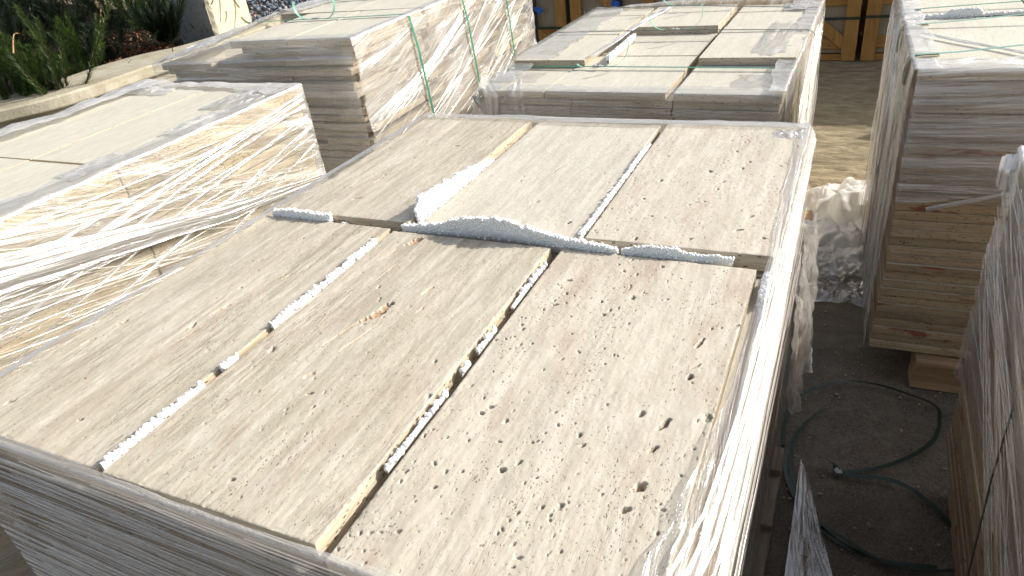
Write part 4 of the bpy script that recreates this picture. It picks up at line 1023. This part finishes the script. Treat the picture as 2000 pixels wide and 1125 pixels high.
# ================================================================== FILM
F_MAIN_R = film_mat('film_right_side', 2, 0.34, 0.03, 150, None, 0.3, thr=.46, gloss=.65)
F_STRIP = film_mat('film_torn_strip', 90, 0.5, 0.16, 60, None, 0.2, thr=.45)
F_MAIN_F = film_mat('film_front', 1.5, 0.70, 0.0, 190, 3.0, 0.25, thr=.48, fres=.10, thin=16, gloss=.35, tint=(.9, .86, .80))
F_HEM = film_mat('film_hem', 1, 0.6, 0.12, 70, None, 0.0, thr=.45)
F_L1 = film_mat('film_left_stack', -13, 0.75, 0.03, 60, -30, 0.5, thr=.47, patch=1.2, gloss=.45)
F_L1T = film_mat('film_left_hem', -3, 0.75, 0.14, 60, 12, 1.0, (.9, .89, .87), thr=.42, gloss=.3)
F_L2R = film_mat('film_back_left_side', 12, 0.80, 0.06, 40, 34, 0.3, thr=.43)
F_L2F = film_mat('film_back_left_front', 3, 0.50, 0.05, 75, None, 0.5, thr=.5)
F_B2R = film_mat('film_middle_side', 60, 0.85, 0.08, 30, 78, 0.1, thr=.42)
F_B2F = film_mat('film_middle_front', 3, 0.40, 0.07, 38, None, 0.3, thr=.5)
F_B2T = film_mat('film_middle_top', 62, 0.55, 0.06, 40, 78, 0.0, thr=.46)
F_R1F = film_mat('film_right_front', -2, 0.70, 0.03, 120, None, 0.5, thr=.42)
F_R1L = film_mat('film_right_side_face', 70, 0.65, 0.10, 34, 84, 0.2, thr=.46)
F_R2 = film_mat('film_edge_stack', 10, 0.70, 0.03, 100, 34, 0.5, thr=.43)
F_TOPW = film_mat('film_top_white', 80, 0.65, 0.12, 40, 60, 0.0, thr=.45)
F_ROPE = film_mat('film_drawn_strand', 0, 0.65, 0.06, 150, None, 0.0, thr=.40, gloss=.5)
F_JUNK = film_mat('crumpled_film_milky', 20, 0.2, 0.80, 10, 100, 0.0, (0.88, 0.87, 0.83), thr=.48, gloss=.06, bump=.15, fres=.12, fmax=.93)
F_JUNK2 = film_mat('crumpled_film_clear', 35, 0.5, 0.12, 30, 110, 0.0, thr=.5, fres=.5)

F_LINE = film_mat('film_crease', 0, 0.35, 0.30, 60, None, 0.0, (.84, .80, .74), thr=.42, gloss=.25, fres=.12, bump=.2)
F_LINE2 = film_mat('film_crease_thin', 0, 0.35, 0.20, 60, None, 0.0, thr=.42, gloss=.35, fres=.2, bump=.2)
def wrap(label, loc=(0, 0, 0)):
    r_ = empty('film_wrap', loc); tag(r_, label, 'plastic film', 'stretch film wraps'); return r_
# main stack
wm = wrap('clear stretch film around the large front stack, open on top')
yq = lambda t: 1.745 + (0.335 - 1.745) * t
hemx = lambda y: float(np.interp(y, [.33, .43, .54, .73, .9, 1.07, 1.3, 1.745], [.052, .036, .020, .0, .0, .0, .006, .010]))
film_sheet((-.078, 1.745, 1.052), (-.078, .337, 1.050), (1, 0, 0), 0, .90, lambda t: .012 + hemx(yq(t)), F_MAIN_R, wm, 420, 160, .004, 3, 2, .004, .006, freq=60)
film_sheet((-1.172, .340, 1.050), (-.070, .336, 1.050), (0, -1, 0), 0, .90, lambda t: .008 + .004 * math.sin(t * 9), F_MAIN_F, wm, 420, 170, .0012, 5, -1, .004, .002, freq=70)
film_sheet((-.075, 1.748, 1.054), (-1.14, 1.748, 1.056), (0, 1, 0), 0, .60, lambda t: .022 + .018 * float(vnoise(t * 9, 1.5, 3)), F_HEM, wm, 300, 70, .004, 7, 0, .004)
film_sheet((-1.142, 1.75, 1.056), (-1.178, .345, 1.050), (-1, 0, 0), 0, .60, lambda t: .010 + .012 * float(vnoise(t * 7, 2.5, 3)) * (1 if t < .6 else .3), F_HEM, wm, 300, 70, .003, 9, 0, .004)
# gathered, glinting strands along the right edge
for k in range(5):
    o_ = .002 + .0065 * k; zz = 1.046 - .022 * k
    film_rope([(-.070 + .002 * k, 1.742, 1.052 - .006 * k), (-.072 + .004 * k, 1.05, 1.045 - .012 * k), (-.075 + o_ * .6, .72, zz + .006), (-.085 + o_ * .9, .52, zz + .010), (-.120 + o_ * 1.6, .34, zz + .012)], .006 + .003 * (k % 3), F_ROPE, wm, 20 + k, 150, nrm=(1, 0, .5), flat=.12)
creases((-1.165, .338, 1.046), (1, 0, 0), (0, 0, -1), 1.09, .42, (0, -1, 0), 150, lambda v: .03 + .05 * v, (.0008, .0024), F_LINE, wm, 1, .006, spread=.025)
creases((-.075, 1.735, 1.045), (0, -1, 0), (0, 0, -1), 1.38, .45, (1, 0, 0), 20, lambda v: .01, (.0010, .0025), F_LINE, wm, 2, .012, spread=.02)
# folded knots at the far right corner
def knot(c, rx, ry, rz, mat, parent, seed, name='film_crumple', n=46):
    V = np.zeros((n, n, 3)); UV = np.zeros((n, n, 2))
    for i in range(n):
        for j in range(n):
            u, v = (i / (n - 1) - .5) * 2, (j / (n - 1) - .5) * 2
            q = float(np.abs(fbm(u * 1.6 + seed, v * 1.2 + seed * 2, 3, seed) - .5)) * 2; q2 = float(np.abs(fbm(u * 3 + 5, v * 1.2 + seed, 3, seed + 7) - .5)) * 2
            e = max(0, 1 - (abs(u) ** 2.5 + abs(v) ** 2.5) * .8)
            V[i, j] = (c[0] + u * rx * (.85 + .3 * q2), c[1] + v * ry * (.85 + .3 * q), c[2] + rz * (q * .8 + q2 * .3) * e + .001); UV[i, j] = (u * rx, v * ry)
    return fast_mesh(name, V.reshape(-1, 3), grid_faces(n, n), mat, parent, True, UV.reshape(-1, 2), {'fold': np.zeros(n * n)})
knot((-.115, 1.690, 1.052), .040, .034, .014, F_TOPW, wm, 3)
knot((-.75, .338, .985), .05, .004, .03, F_TOPW, wm, 6)
# flap of film hanging loose on the right side
def flap(pts, mat, parent, name, thick_amp, seed, nu=40, nv=60, nrm=(1, 0, 0)):
    """pts: four corners a(top0) b(top1) c(bot1) d(bot0)"""
    a_, b_, c_, d_ = [np.array(p, float) for p in pts]; U, Vv = np.meshgrid(np.linspace(0, 1, nu), np.linspace(0, 1, nv), indexing='ij')
    P = (a_[None, None] * (1 - U)[..., None] + b_ * U[..., None]) * (1 - Vv)[..., None] + (d_ * (1 - U)[..., None] + c_ * U[..., None]) * Vv[..., None]
    h = (np.abs(fbm(U * 4 + seed, Vv * 2 + seed, 4, seed) - .5) * 2 + .6 * np.abs(fbm(U * 9 + seed, Vv * 9, 3, seed + 3) - .5)) * thick_amp
    rg = (fbm(U * 0 + seed, Vv * 6, 3, seed + 5) - .5) * .10 * (U - .2)
    P = P + h[..., None] * np.array(nrm) + rg[..., None] * (b_ - a_)[None, None] * 2
    L = np.linalg.norm(b_ - a_), np.linalg.norm(d_ - a_)
    UV = np.stack([U * L[0], Vv * L[1]], -1)
    return fast_mesh(name, P.reshape(-1, 3), grid_faces(nu, nv), mat, parent, True, UV.reshape(-1, 2), {'fold': np.clip(1 - np.minimum(U, 1 - U) / .03, 0, 1).ravel() * .6})
flap([(-.062, 1.62, .90), (-.058, 1.30, .93), (-.045, 1.28, .56), (-.03, 1.50, .52)], F_B2T, wm, 'loose_film_flap', .05, 8)

# left stack
wl = wrap('glossy creased stretch film around the left stack with golden edges')
film_sheet((-1.718, 1.885, 1.102), (-1.716, .39, 1.102), (1, 0, 0), 0, .95, lambda t: float(np.interp(t, [0, .12, .3, .5, .7, 1], [.16, .075, .045, .060, .10, .12])), F_L1, wl, 380, 170, .006, 13, -14, .004, .008, freq=22)
film_sheet((-2.46, 1.882, 1.102), (-1.716, 1.890, 1.102), (0, 1, 0), 0, .90, lambda t: .05 + .09 * t ** 3, F_L1T, wl, 160, 60, .008, 15, 0, .004, freq=20)
film_sheet((-2.462, .39, 1.102), (-2.462, 1.885, 1.102), (-1, 0, 0), 0, .90, lambda t: .07 + .05 * float(vnoise(t * 6, .3, 4)), F_L1T, wl, 200, 60, .012, 17, 0, .006, freq=14, lift=lambda t: .015 * float(vnoise(t * 8, 3, 9)))
film_rope([(-1.700, 1.86, .775), (-1.690, 1.40, .85), (-1.685, 1.0, .945), (-1.690, .60, 1.03)], .070, F_ROPE, wl, 31, 200, flat=.05, taper=lambda t: .35 + 1.0 * t)
for k, (za, zb, w_) in enumerate([(1.06, .95, .012), (1.04, .87, .008), (1.00, .80, .008), (.96, .74, .010), (1.075, 1.01, .008), (.90, .66, .007), (.86, .92, .008), (.80, .86, .009), (1.03, .99, .006), (.98, .90, .006), (.93, .83, .006)]):
    film_rope([(-1.705, 1.87, za), (-1.700, 1.3, (za + zb) / 2 + .03 * math.sin(k)), (-1.704, .62, zb + (.10 if k > 4 else -.02))], w_, F_ROPE, wl, 40 + k, 120, flat=.08)
creases((-1.716, 1.87, 1.09), (0, -1, 0), (0, 0, -1), 1.47, .50, (1, 0, 0), 36, lambda v: -.40 + .35 * v, (.0010, .0035), F_LINE, wl, 3, .014, spread=.10)
creases((-1.716, 1.87, 1.09), (0, -1, 0), (0, 0, -1), 1.47, .50, (1, 0, 0), 16, lambda v: -.15, (.0010, .003), F_LINE2, wl, 4, .014, spread=.16)
knot((-1.82, 1.72, 1.104), .09, .13, .030, F_TOPW, wl, 12, n=70)
knot((-1.78, 1.48, 1.103), .05, .12, .022, F_L1T, wl, 14)
knot((-1.80, 1.13, 1.102), .05, .10, .014, F_L1T, wl, 15)
knot((-2.35, 1.80, 1.103), .12, .06, .020, F_L1T, wl, 16)

# back left stack
w2 = wrap('milky stretch film around the strapped back left stack'); w2.location = O2; w2.rotation_euler = (0, 0, A2)
film_sheet((.012, 1.88, 1.150), (.012, -.01, 1.150), (1, 0, 0), 0, 1.0, lambda t: .03 + .03 * float(vnoise(t * 6, .7, 5)), F_L2R, w2, 300, 130, .006, 23, 12, .004, .006, freq=20)
film_sheet((-.66, -.004, 1.150), (.016, .004, 1.152), (0, -1, 0), 0, .10, .05, F_L2F, w2, 120, 40, .004, 25, 0, .01, freq=20)
film_sheet((-1.12, -.016, 1.062), (.014, -.016, 1.085), (0, -1, 0), 0, .9, lambda t: .05 if t < .5 else .01, F_L2F, w2, 200, 110, .006, 26, 0, .008, .004, freq=18)
film_sheet((-.88, .64, 1.152), (-.88, 1.88, 1.152), (-1, 0, 0), 0, .9, lambda t: .14, F_L1T, w2, 160, 60, .012, 27, 0, .004, freq=14)
flap([(-.66, .03, 1.158), (-.88, .66, 1.155), (-1.115, .02, 1.064), (-1.10, -.01, 1.062)], F_L1T, w2, 'film_drape', .03, 29, nrm=(0, 0, 1))
flap([(-.88, .64, 1.155), (-.98, .64, 1.10), (-1.12, .0, 1.066), (-.92, .03, 1.075)], F_TOPW, w2, 'film_drape', .03, 33, nrm=(0, 0, 1))
for k, (y0, z0, y1, z1, w_) in enumerate([(1.07, 1.10, .10, .78, .022), (1.03, 1.06, .06, .80, .014), (1.12, 1.10, .16, .77, .014), (.96, 1.0, .02, .82, .010), (1.10, 1.06, .20, .76, .012), (1.6, 1.0, .6, .72, .010), (.55, 1.12, .0, 1.02, .014), (.45, 1.10, .0, 1.04, .010)]):
    film_rope([(.022, y0, z0), (.026, (y0 + y1) / 2, (z0 + z1) / 2 - .01), (.022, y1, z1)], w_, F_ROPE, w2, 50 + k, 110, flat=.07)

creases((.014, 1.85, 1.14), (0, -1, 0), (0, 0, -1), 1.85, .75, (1, 0, 0), 50, lambda v: .12 + .25 * v, (.0015, .0045), F_LINE, w2, 5, .014, spread=.16)
creases((-1.10, -.012, 1.05), (1, 0, 0), (0, 0, -1), 1.10, .60, (0, -1, 0), 60, lambda v: .02, (.002, .004), F_LINE2, w2, 6, .012, spread=.06)

# middle back stack
w3 = wrap('stretch film with loose wrinkles around the middle back stack'); w3.location = O3; w3.rotation_euler = (0, 0, A3)
film_sheet((1.222, 1.53, .905), (1.222, -.01, .885), (1, 0, 0), 0, .75, lambda t: .05 + .03 * float(vnoise(t * 5, .7, 6)) + (.06 if t < .15 else 0), F_B2R, w3, 240, 130, .008, 33, 62, .004, .008, freq=14)
film_sheet((-.008, -.008, .873), (1.225, -.008, .873), (0, -1, 0), 0, .74, lambda t: .04 + .09 * float(vnoise(t * 5, 1.7, 6)), F_B2F, w3, 260, 100, .007, 35, 0, .008, .004, freq=16)
film_sheet((1.225, 1.515, .912), (-.01, 1.515, .905), (0, 1, 0), 0, .6, lambda t: .05, F_B2T, w3, 160, 50, .010, 37, 0, .004, freq=14, lift=lambda t: .022 * max(0, math.sin(t * 3.6)))
film_sheet((-.012, 1.52, .905), (-.012, .36, .905), (-1, 0, 0), 0, .75, lambda t: .20, F_B2T, w3, 160, 70, .008, 39, 55, .006, freq=14)
film_sheet((-.012, .36, .885), (-.012, -.01, .873), (-1, 0, 0), 0, .72, lambda t: .12, F_TOPW, w3, 60, 60, .010, 41, 55, .006, freq=14)
film_rope([(.36, .40, .908), (.38, .75, .910), (.40, 1.1, .914), (.46, 1.42, .918)], .035, F_ROPE, w3, 61, 90, nrm=(0, 0, 1), flat=.15)
knot((1.10, .75, .904), .07, .32, .016, F_B2T, w3, 27, n=70)
film_rope([(-.02, .05, .876), (.04, -.02, .86), (.05, -.03, .6)], .12, F_ROPE, w3, 63, 60, nrm=(0, -1, .2), flat=.10)
film_rope([(.14, .06, .885), (.16, -.01, .86), (.17, -.022, .5)], .10, F_B2T, w3, 64, 60, nrm=(0, -1, .2), flat=.10)
knot((1.13, .18, .875), .10, .10, .018, F_B2T, w3, 21); knot((.10, .20, .873), .12, .08, .02, F_B2T, w3, 22)
knot((1.13, 1.40, .905), .09, .10, .03, F_TOPW, w3, 23)

creases((1.224, 1.50, .89), (0, -1, 0), (0, 0, -1), 1.50, .70, (1, 0, 0), 45, lambda v: .9, (.002, .006), F_LINE, w3, 7, .016, spread=.35)
creases((.0, -.010, .86), (1, 0, 0), (0, 0, -1), 1.21, .40, (0, -1, 0), 70, lambda v: .01, (.002, .004), F_LINE2, w3, 8, .012, spread=.06)

# tall right stack
w4 = wrap('stretch film around the tall right stack with beaded creases'); w4.location = O4; w4.rotation_euler = (0, 0, A4)
def short(t): return float(np.interp(t, [0, .28, .42, 1], [.40, .33, .28, .20]))
film_sheet((-.006, -.010, 1.062), (1.10, -.010, 1.062), (0, -1, 0), 0, short, lambda t: .10 + .03 * float(vnoise(t * 7, .2, 2)), F_R1F, w4, 260, 120, .004, 43, 0, .006, .003, freq=34)
film_sheet((-.010, 1.14, 1.064), (-.010, -.012, 1.062), (-1, 0, 0), 0, .93, lambda t: .055 + .02 * float(vnoise(t * 7, .2, 3)), F_R1L, w4, 200, 120, .008, 45, 75, .004, .004, freq=22)
film_rope([(.04, .40, 1.068), (.16, .27, 1.066), (.30, .10, 1.066), (.42, -.01, 1.064)], .016, F_ROPE, w4, 71, 90, nrm=(0, 0, 1), flat=.2)
film_rope([(.03, .42, 1.067), (.12, .30, 1.065), (.24, .18, 1.065)], .012, F_ROPE, w4, 72, 60, nrm=(0, 0, 1), flat=.2)
film_rope([(.08, -.022, .66), (.25, -.020, .715), (.42, -.02, .76)], .016, F_ROPE, w4, 73, 60, nrm=(0, -1, 0), flat=.12)

creases((.0, -.010, 1.05), (1, 0, 0), (0, 0, -1), 1.0, .36, (0, -1, 0), 85, lambda v: .0, (.001, .003), F_LINE, w4, 9, .010, spread=.035)
creases((-.010, 1.12, 1.05), (0, -1, 0), (0, 0, -1), 1.12, .9, (-1, 0, 0), 60, lambda v: 1.6, (.0015, .004), F_LINE2, w4, 10, .010, spread=.5)

# edge stack
w5 = wrap('stretch film around the stack at the right picture edge, bulging at its top corner')
film_sheet((.352, 1.775, 1.004), (.352, .31, 1.004), (-1, 0, 0), 0, lambda t: float(np.interp(t, [0, .15, .4, 1], [.62, .55, .50, .52])), .05, F_R2, w5, 240, 130, .007, 53, 16, .004, .006, freq=26)
creases((.350, 1.76, .99), (0, -1, 0), (0, 0, -1), 1.40, .56, (-1, 0, 0), 75, lambda v: .12 + .3 * v, (.001, .003), F_LINE, w5, 11, .012, spread=.14)
film_sheet((.90, 1.780, 1.004), (.352, 1.780, 1.004), (0, 1, 0), 0, .5, .03, F_R2, w5, 80, 60, .007, 55, 16, .004, .004, freq=20)
film_rope([(.343, 1.775, .99), (.338, 1.755, .96), (.340, 1.76, .92)], .05, F_ROPE, w5, 75, 40, nrm=(-1, 0, 0), flat=.35)

# ================================================================== STRAPS
def tail(c, r_, a0, a1, mat, parent, seed=0, tilt=0.0, dx=0.0):
    pts = []
    for k in range(9):
        a_ = a0 + (a1 - a0) * k / 8; pts.append((c[0] + r_ * math.cos(a_) + dx * k / 8, c[1] + .25 * r_ * math.sin(a_) * tilt, c[2] + r_ * (1 - math.sin(a_)) * 0 + r_ * (1 + math.sin(a_))))
    return ribbon(pts, .014, [(math.cos(a0 + (a1 - a0) * k / 8), 0, math.sin(a0 + (a1 - a0) * k / 8)) for k in range(9)], mat, 'strap_tail', parent, sub=5)
def strap(frame, pts, nr, label, mat, wd=.014, clip=None, tails=(), group='green packing straps', sub=1):
    O, A = frame; root = empty('packing_strap', O, A); tag(root, label, 'strap', group)
    ribbon(pts, wd, nr, mat, 'band', root, sub=sub)
    if clip:
        cx, cy, cz = clip; MB().box(cx - .022, cx + .022, cy - .010, cy + .010, cz, cz + .004, .001).box(cx - .012, cx - .006, cy - .0115, cy + .0115, cz - .001, cz + .0055, .001).box(cx + .006, cx + .012, cy - .0115, cy + .0115, cz - .001, cz + .0055, .001).build('seal', M_CLIP, root)
    for t_ in tails: tail(*t_, M_STRAP_T, root)
    return root
# on the back left stack: over the top along X and down the right side
for k, (y, lab) in enumerate([(.43, 'green strap nearest the front corner of the back left stack'), (.95, 'second green strap round the back left stack, middle one'), (1.45, 'third green strap, farthest on the back left stack')]):
    strap((O2, A2), [(-.90, y - .03, 1.158), (-.45, y - .015, 1.157), (-.005, y, 1.158), (.026, y + .002, 1.148), (.036, y + .02, 1.0), (.038, y + .04, .8), (.034, y + .09, .40), (.030, y + .10, .13)],
          [(0, 0, 1), (0, 0, 1), (.2, 0, 1), (1, 0, .3), (1, 0, 0), (1, 0, 0), (1, 0, 0), (1, 0, 0)], lab, M_STRAP, .016, (-.47 - .05 * k, y - .015, 1.158),
          [((-.47 - .05 * k - .055, y - .015, 1.158), .06, R(-90), R(-200)), ((-.47 - .05 * k + .055, y - .015, 1.158), .065, R(-90), R(20))])
# middle back stack: three straps over the top
for k, (y, z, lab, cx) in enumerate([(.315, .882, 'green strap nearest the camera across the middle back stack', .42), (.86, .912, 'middle green strap across the middle back stack', .62), (1.34, .935, 'far green strap across the middle back stack', .55)]):
    zr = .906 if k else .882
    strap((O3, A3), [(-.022, y + .03, .45), (-.022, y + .03, z - .01), (.0, y + .025, z), (cx, y + .01, z + .004), (1.215, y, zr), (1.242, y, zr - .015), (1.245, y, .5), (1.240, y, .16)],
          [(-1, 0, 0), (-1, 0, .3), (-.2, 0, 1), (0, 0, 1), (.3, 0, 1), (1, 0, .2), (1, 0, 0), (1, 0, 0)], lab, M_STRAP_D if k else M_STRAP, .014, (cx, y + .008, z + .005),
          [((cx - .05, y + .008, z + .005), .075, R(-90), R(-185)), ((cx + .05, y + .008, z + .005), .08, R(-90), R(25))] if k != 0 else [((cx + .05, y + .008, z + .005), .09, R(-90), R(10)), ((cx - .07, y + .01, z + .004), .03, R(-90), R(-140))])
# tall right stack
for k, (y, lab, hi) in enumerate([(.14, 'green strap nearest the camera across the tall right stack', .034), (.53, 'middle green strap across the tall right stack', .024), (.77, 'far green strap across the tall right stack', .012), (1.02, 'farthest strap, only running down the left side of the tall right stack', .010)]):
    strap((O4, A4), [(-.026, y, .14), (-.028, y, .6), (-.028, y, 1.03), (-.020, y, 1.058), (.0, y, 1.070), (.10, y + .004, 1.074), (.45, y + .03, 1.07 + hi), (1.0, y + .02, 1.074)],
          [(-1, 0, 0), (-1, 0, 0), (-1, 0, .1), (-.8, 0, .6), (-.2, 0, 1), (0, 0, 1), (0, 0, 1), (0, 0, 1)], lab, M_STRAP_D if k == 3 else M_STRAP_T if k < 2 else M_STRAP, .012)
    if k < 2:
        # bent card guard under the strap on the corner
        pts = [(-.024, y, .985), (-.022, y, 1.05), (.0, y, 1.066), (.055, y + .003, 1.069)]
        o = ribbon(pts, .045, [(-1, 0, 0), (-.8, 0, .5), (-.1, 0, 1), (0, 0, 1)], M_CARD, 'corner_guard', None, .0018, 5); o.location = O4; o.rotation_euler = (0, 0, A4)
        tag(o, ['curled brown card guard under the nearest strap on the tall right stack', 'curled brown card guard under the middle strap on the tall right stack'][k], 'corner guard', 'card guards under straps')
strap(((.346, 1.23, 0), 0), [(-.008, .0, .722 + .10), (-.009, -.02, .55), (-.010, -.08, .30), (-.010, -.09, .16)], (-1, 0, 0), 'thin dark green strap running down the face of the stack at the right edge', M_STRAP_D, .010)
ribbon([(-.008, .0, .822), (-.006, .02, .99), (.01, .02, 1.012), (.5, .02, 1.012)], .010, [(-1, 0, 0), (-1, 0, 0), (-.3, 0, 1), (0, 0, 1)], M_STRAP_D, 'band', bpy.data.objects['packing_strap.010'] if 'packing_strap.010' in bpy.data.objects else None, sub=1)
# cut strap lying on the ground
def gpts(px, zs):
    return [tuple(onz(x, y, 0.004 + z)) for (x, y), z in zip(px, zs)]
coil = empty('discarded_strap', (0.1, 1.75, 0)); tag(coil, 'cut dark green strap lying in loops on the shaded ground', 'strap')
c0 = Vector((0.1, 1.75, 0))
def coilpiece(px, z, name='loop', nr=(0, 0, 1), wd=.012, mat=M_STRAP_D):
    P = [Vector(p) - c0 for p in gpts(px, z)]
    return ribbon(P, wd, nr, mat, name, coil, sub=8, thk=.001)
coilpiece([(1530, 870), (1532, 830), (1550, 785), (1590, 757), (1650, 744), (1710, 750), (1770, 768), (1815, 785), (1833, 800), (1835, 815), (1832, 840), (1815, 868), (1770, 895), (1720, 912), (1670, 920), (1635, 922)], [.01, .012, .015, .02, .02, .02, .015, .015, .02, .02, .015, .012, .012, .01, .008, .01], nr=(.25, .2, 1))
coilpiece([(1628, 790), (1600, 805), (1570, 830), (1550, 860), (1545, 900), (1548, 940), (1565, 985), (1600, 1020), (1650, 1052), (1710, 1090), (1780, 1112), (1890, 1114)], [.02, .015, .01, .008, .006, .006, .008, .01, .012, .012, .01, .008], nr=(-.2, .3, 1))
coilpiece([(1530, 870), (1534, 920), (1550, 965), (1575, 1000), (1620, 1045), (1680, 1080), (1750, 1100), (1830, 1108)], [.006, .006, .006, .005, .004, .003, .003, .003])
coilpiece([(1635, 924), (1680, 930), (1730, 935), (1780, 955), (1830, 995), (1865, 1035), (1895, 1075)], [.01, .012, .014, .014, .012, .01, .008], nr=(.1, -.3, 1))
coilpiece([(1597, 893), (1615, 897), (1630, 908), (1636, 922)], [.03, .028, .02, .012], 'loose_end', nr=(-.3, .5, .6), wd=.018)
kp = onz(1636, 922, .012) - c0
MB().box(-.010, .010, -.012, .012, -.008, .008, .002, Matrix.Translation(kp) @ Matrix.Rotation(.5, 4, 'Z')).box(-.004, .004, -.015, .015, -.010, .010, .001, Matrix.Translation(kp) @ Matrix.Rotation(.5, 4, 'Z')).build('seal', M_CLIP, coil)

# ================================================================== LITTER IN THE AISLE
def junk(name, c, rx, ry, h, mat, seed, label, n=150, fold=2.0, sharp=1.0, rot=0.0, rk=.22):
    U, V_ = np.meshgrid(np.linspace(-1, 1, n), np.linspace(-1, 1, n), indexing='ij')
    wu = U + (fbm(U * 2 + seed, V_ * 2, 3, seed) - .5) * .7; wv = V_ + (fbm(U * 2, V_ * 2 + seed, 3, seed + 5) - .5) * .7
    e = np.clip(1.05 - (np.abs(U) ** 2.6 + np.abs(V_) ** 2.6) ** .7, 0, 1) ** .6
    rdg = 1 - np.abs(fbm(wu * fold + seed, wv * fold, 4, seed + 2) - .5) * 2.6
    rdg2 = 1 - np.abs(fbm(wu * fold * 2.3, wv * fold * 2.3 + seed, 3, seed + 4) - .5) * 2.6
    Z = h * e * (.40 + .75 * np.clip(rdg, 0, 1) ** (1.5 * sharp) + rk * rdg2) + .006
    edge = 1 + .28 * (fbm(np.arctan2(V_, U) * 1.6 + seed, U * 0, 3, seed) - .5)
    x = U * rx * edge + (fbm(wu * 1.5, wv * 1.5, 2, seed + 9) - .5) * rx * .35; y = V_ * ry * edge + (fbm(wu * 1.5 + 4, wv * 1.5, 2, seed + 11) - .5) * ry * .35
    c_, s_ = math.cos(rot), math.sin(rot)
    P = np.stack([x * c_ - y * s_, x * s_ + y * c_, Z], -1).reshape(-1, 3)
    o = fast_mesh(name, P, grid_faces(n, n), mat, None, True, np.stack([U * rx, V_ * ry], -1).reshape(-1, 2), {'fold': np.zeros(n * n)}); o.location = c
    tag(o, label, 'plastic film'); return o
junk('crumpled_film', (.045, 3.42, 0), .25, .42, .17, F_JUNK, 3, 'big crumpled heap of milky plastic film in the sunlit gap between stacks', 200, 1.1, 1.2, rk=.13)
junk('crumpled_film', (.02, 3.12, 0), .19, .22, .10, F_JUNK, 9, 'lower fold of milky film in front of the big crumpled heap, half shaded', 170, 1.2, 1.2, rk=.13)
junk('crumpled_film', (.09, 2.86, 0), .20, .20, .045, F_JUNK2, 15, 'flat crinkled clear film on the dark ground in front of the heap', 170, 3.2)
# wooden block by the film
tag(MB().box(-.05, .03, -.05, .05, 0, .085, .004).box(-.055, .036, -.055, .055, .0855, .105, .003).build('wooden_block', M_PALW, None, False, (-.125, 3.26, 0), R(5)), 'short brown wooden block between the large stack and the crumpled film', 'wooden block')
# strip of film by the pallet foot
flap([(0.0, 1.63, .10), (.02, 1.60, .09), (.13, 1.25, .012), (.0, 1.25, .010)], F_STRIP, None, 'film_strip', .008, 19, 30, 60, (0, 0, 1))
o = bpy.data.objects['film_strip']; tag(o, 'dusty torn strip of clear film slanting to the ground beside the grey pallet', 'plastic film')
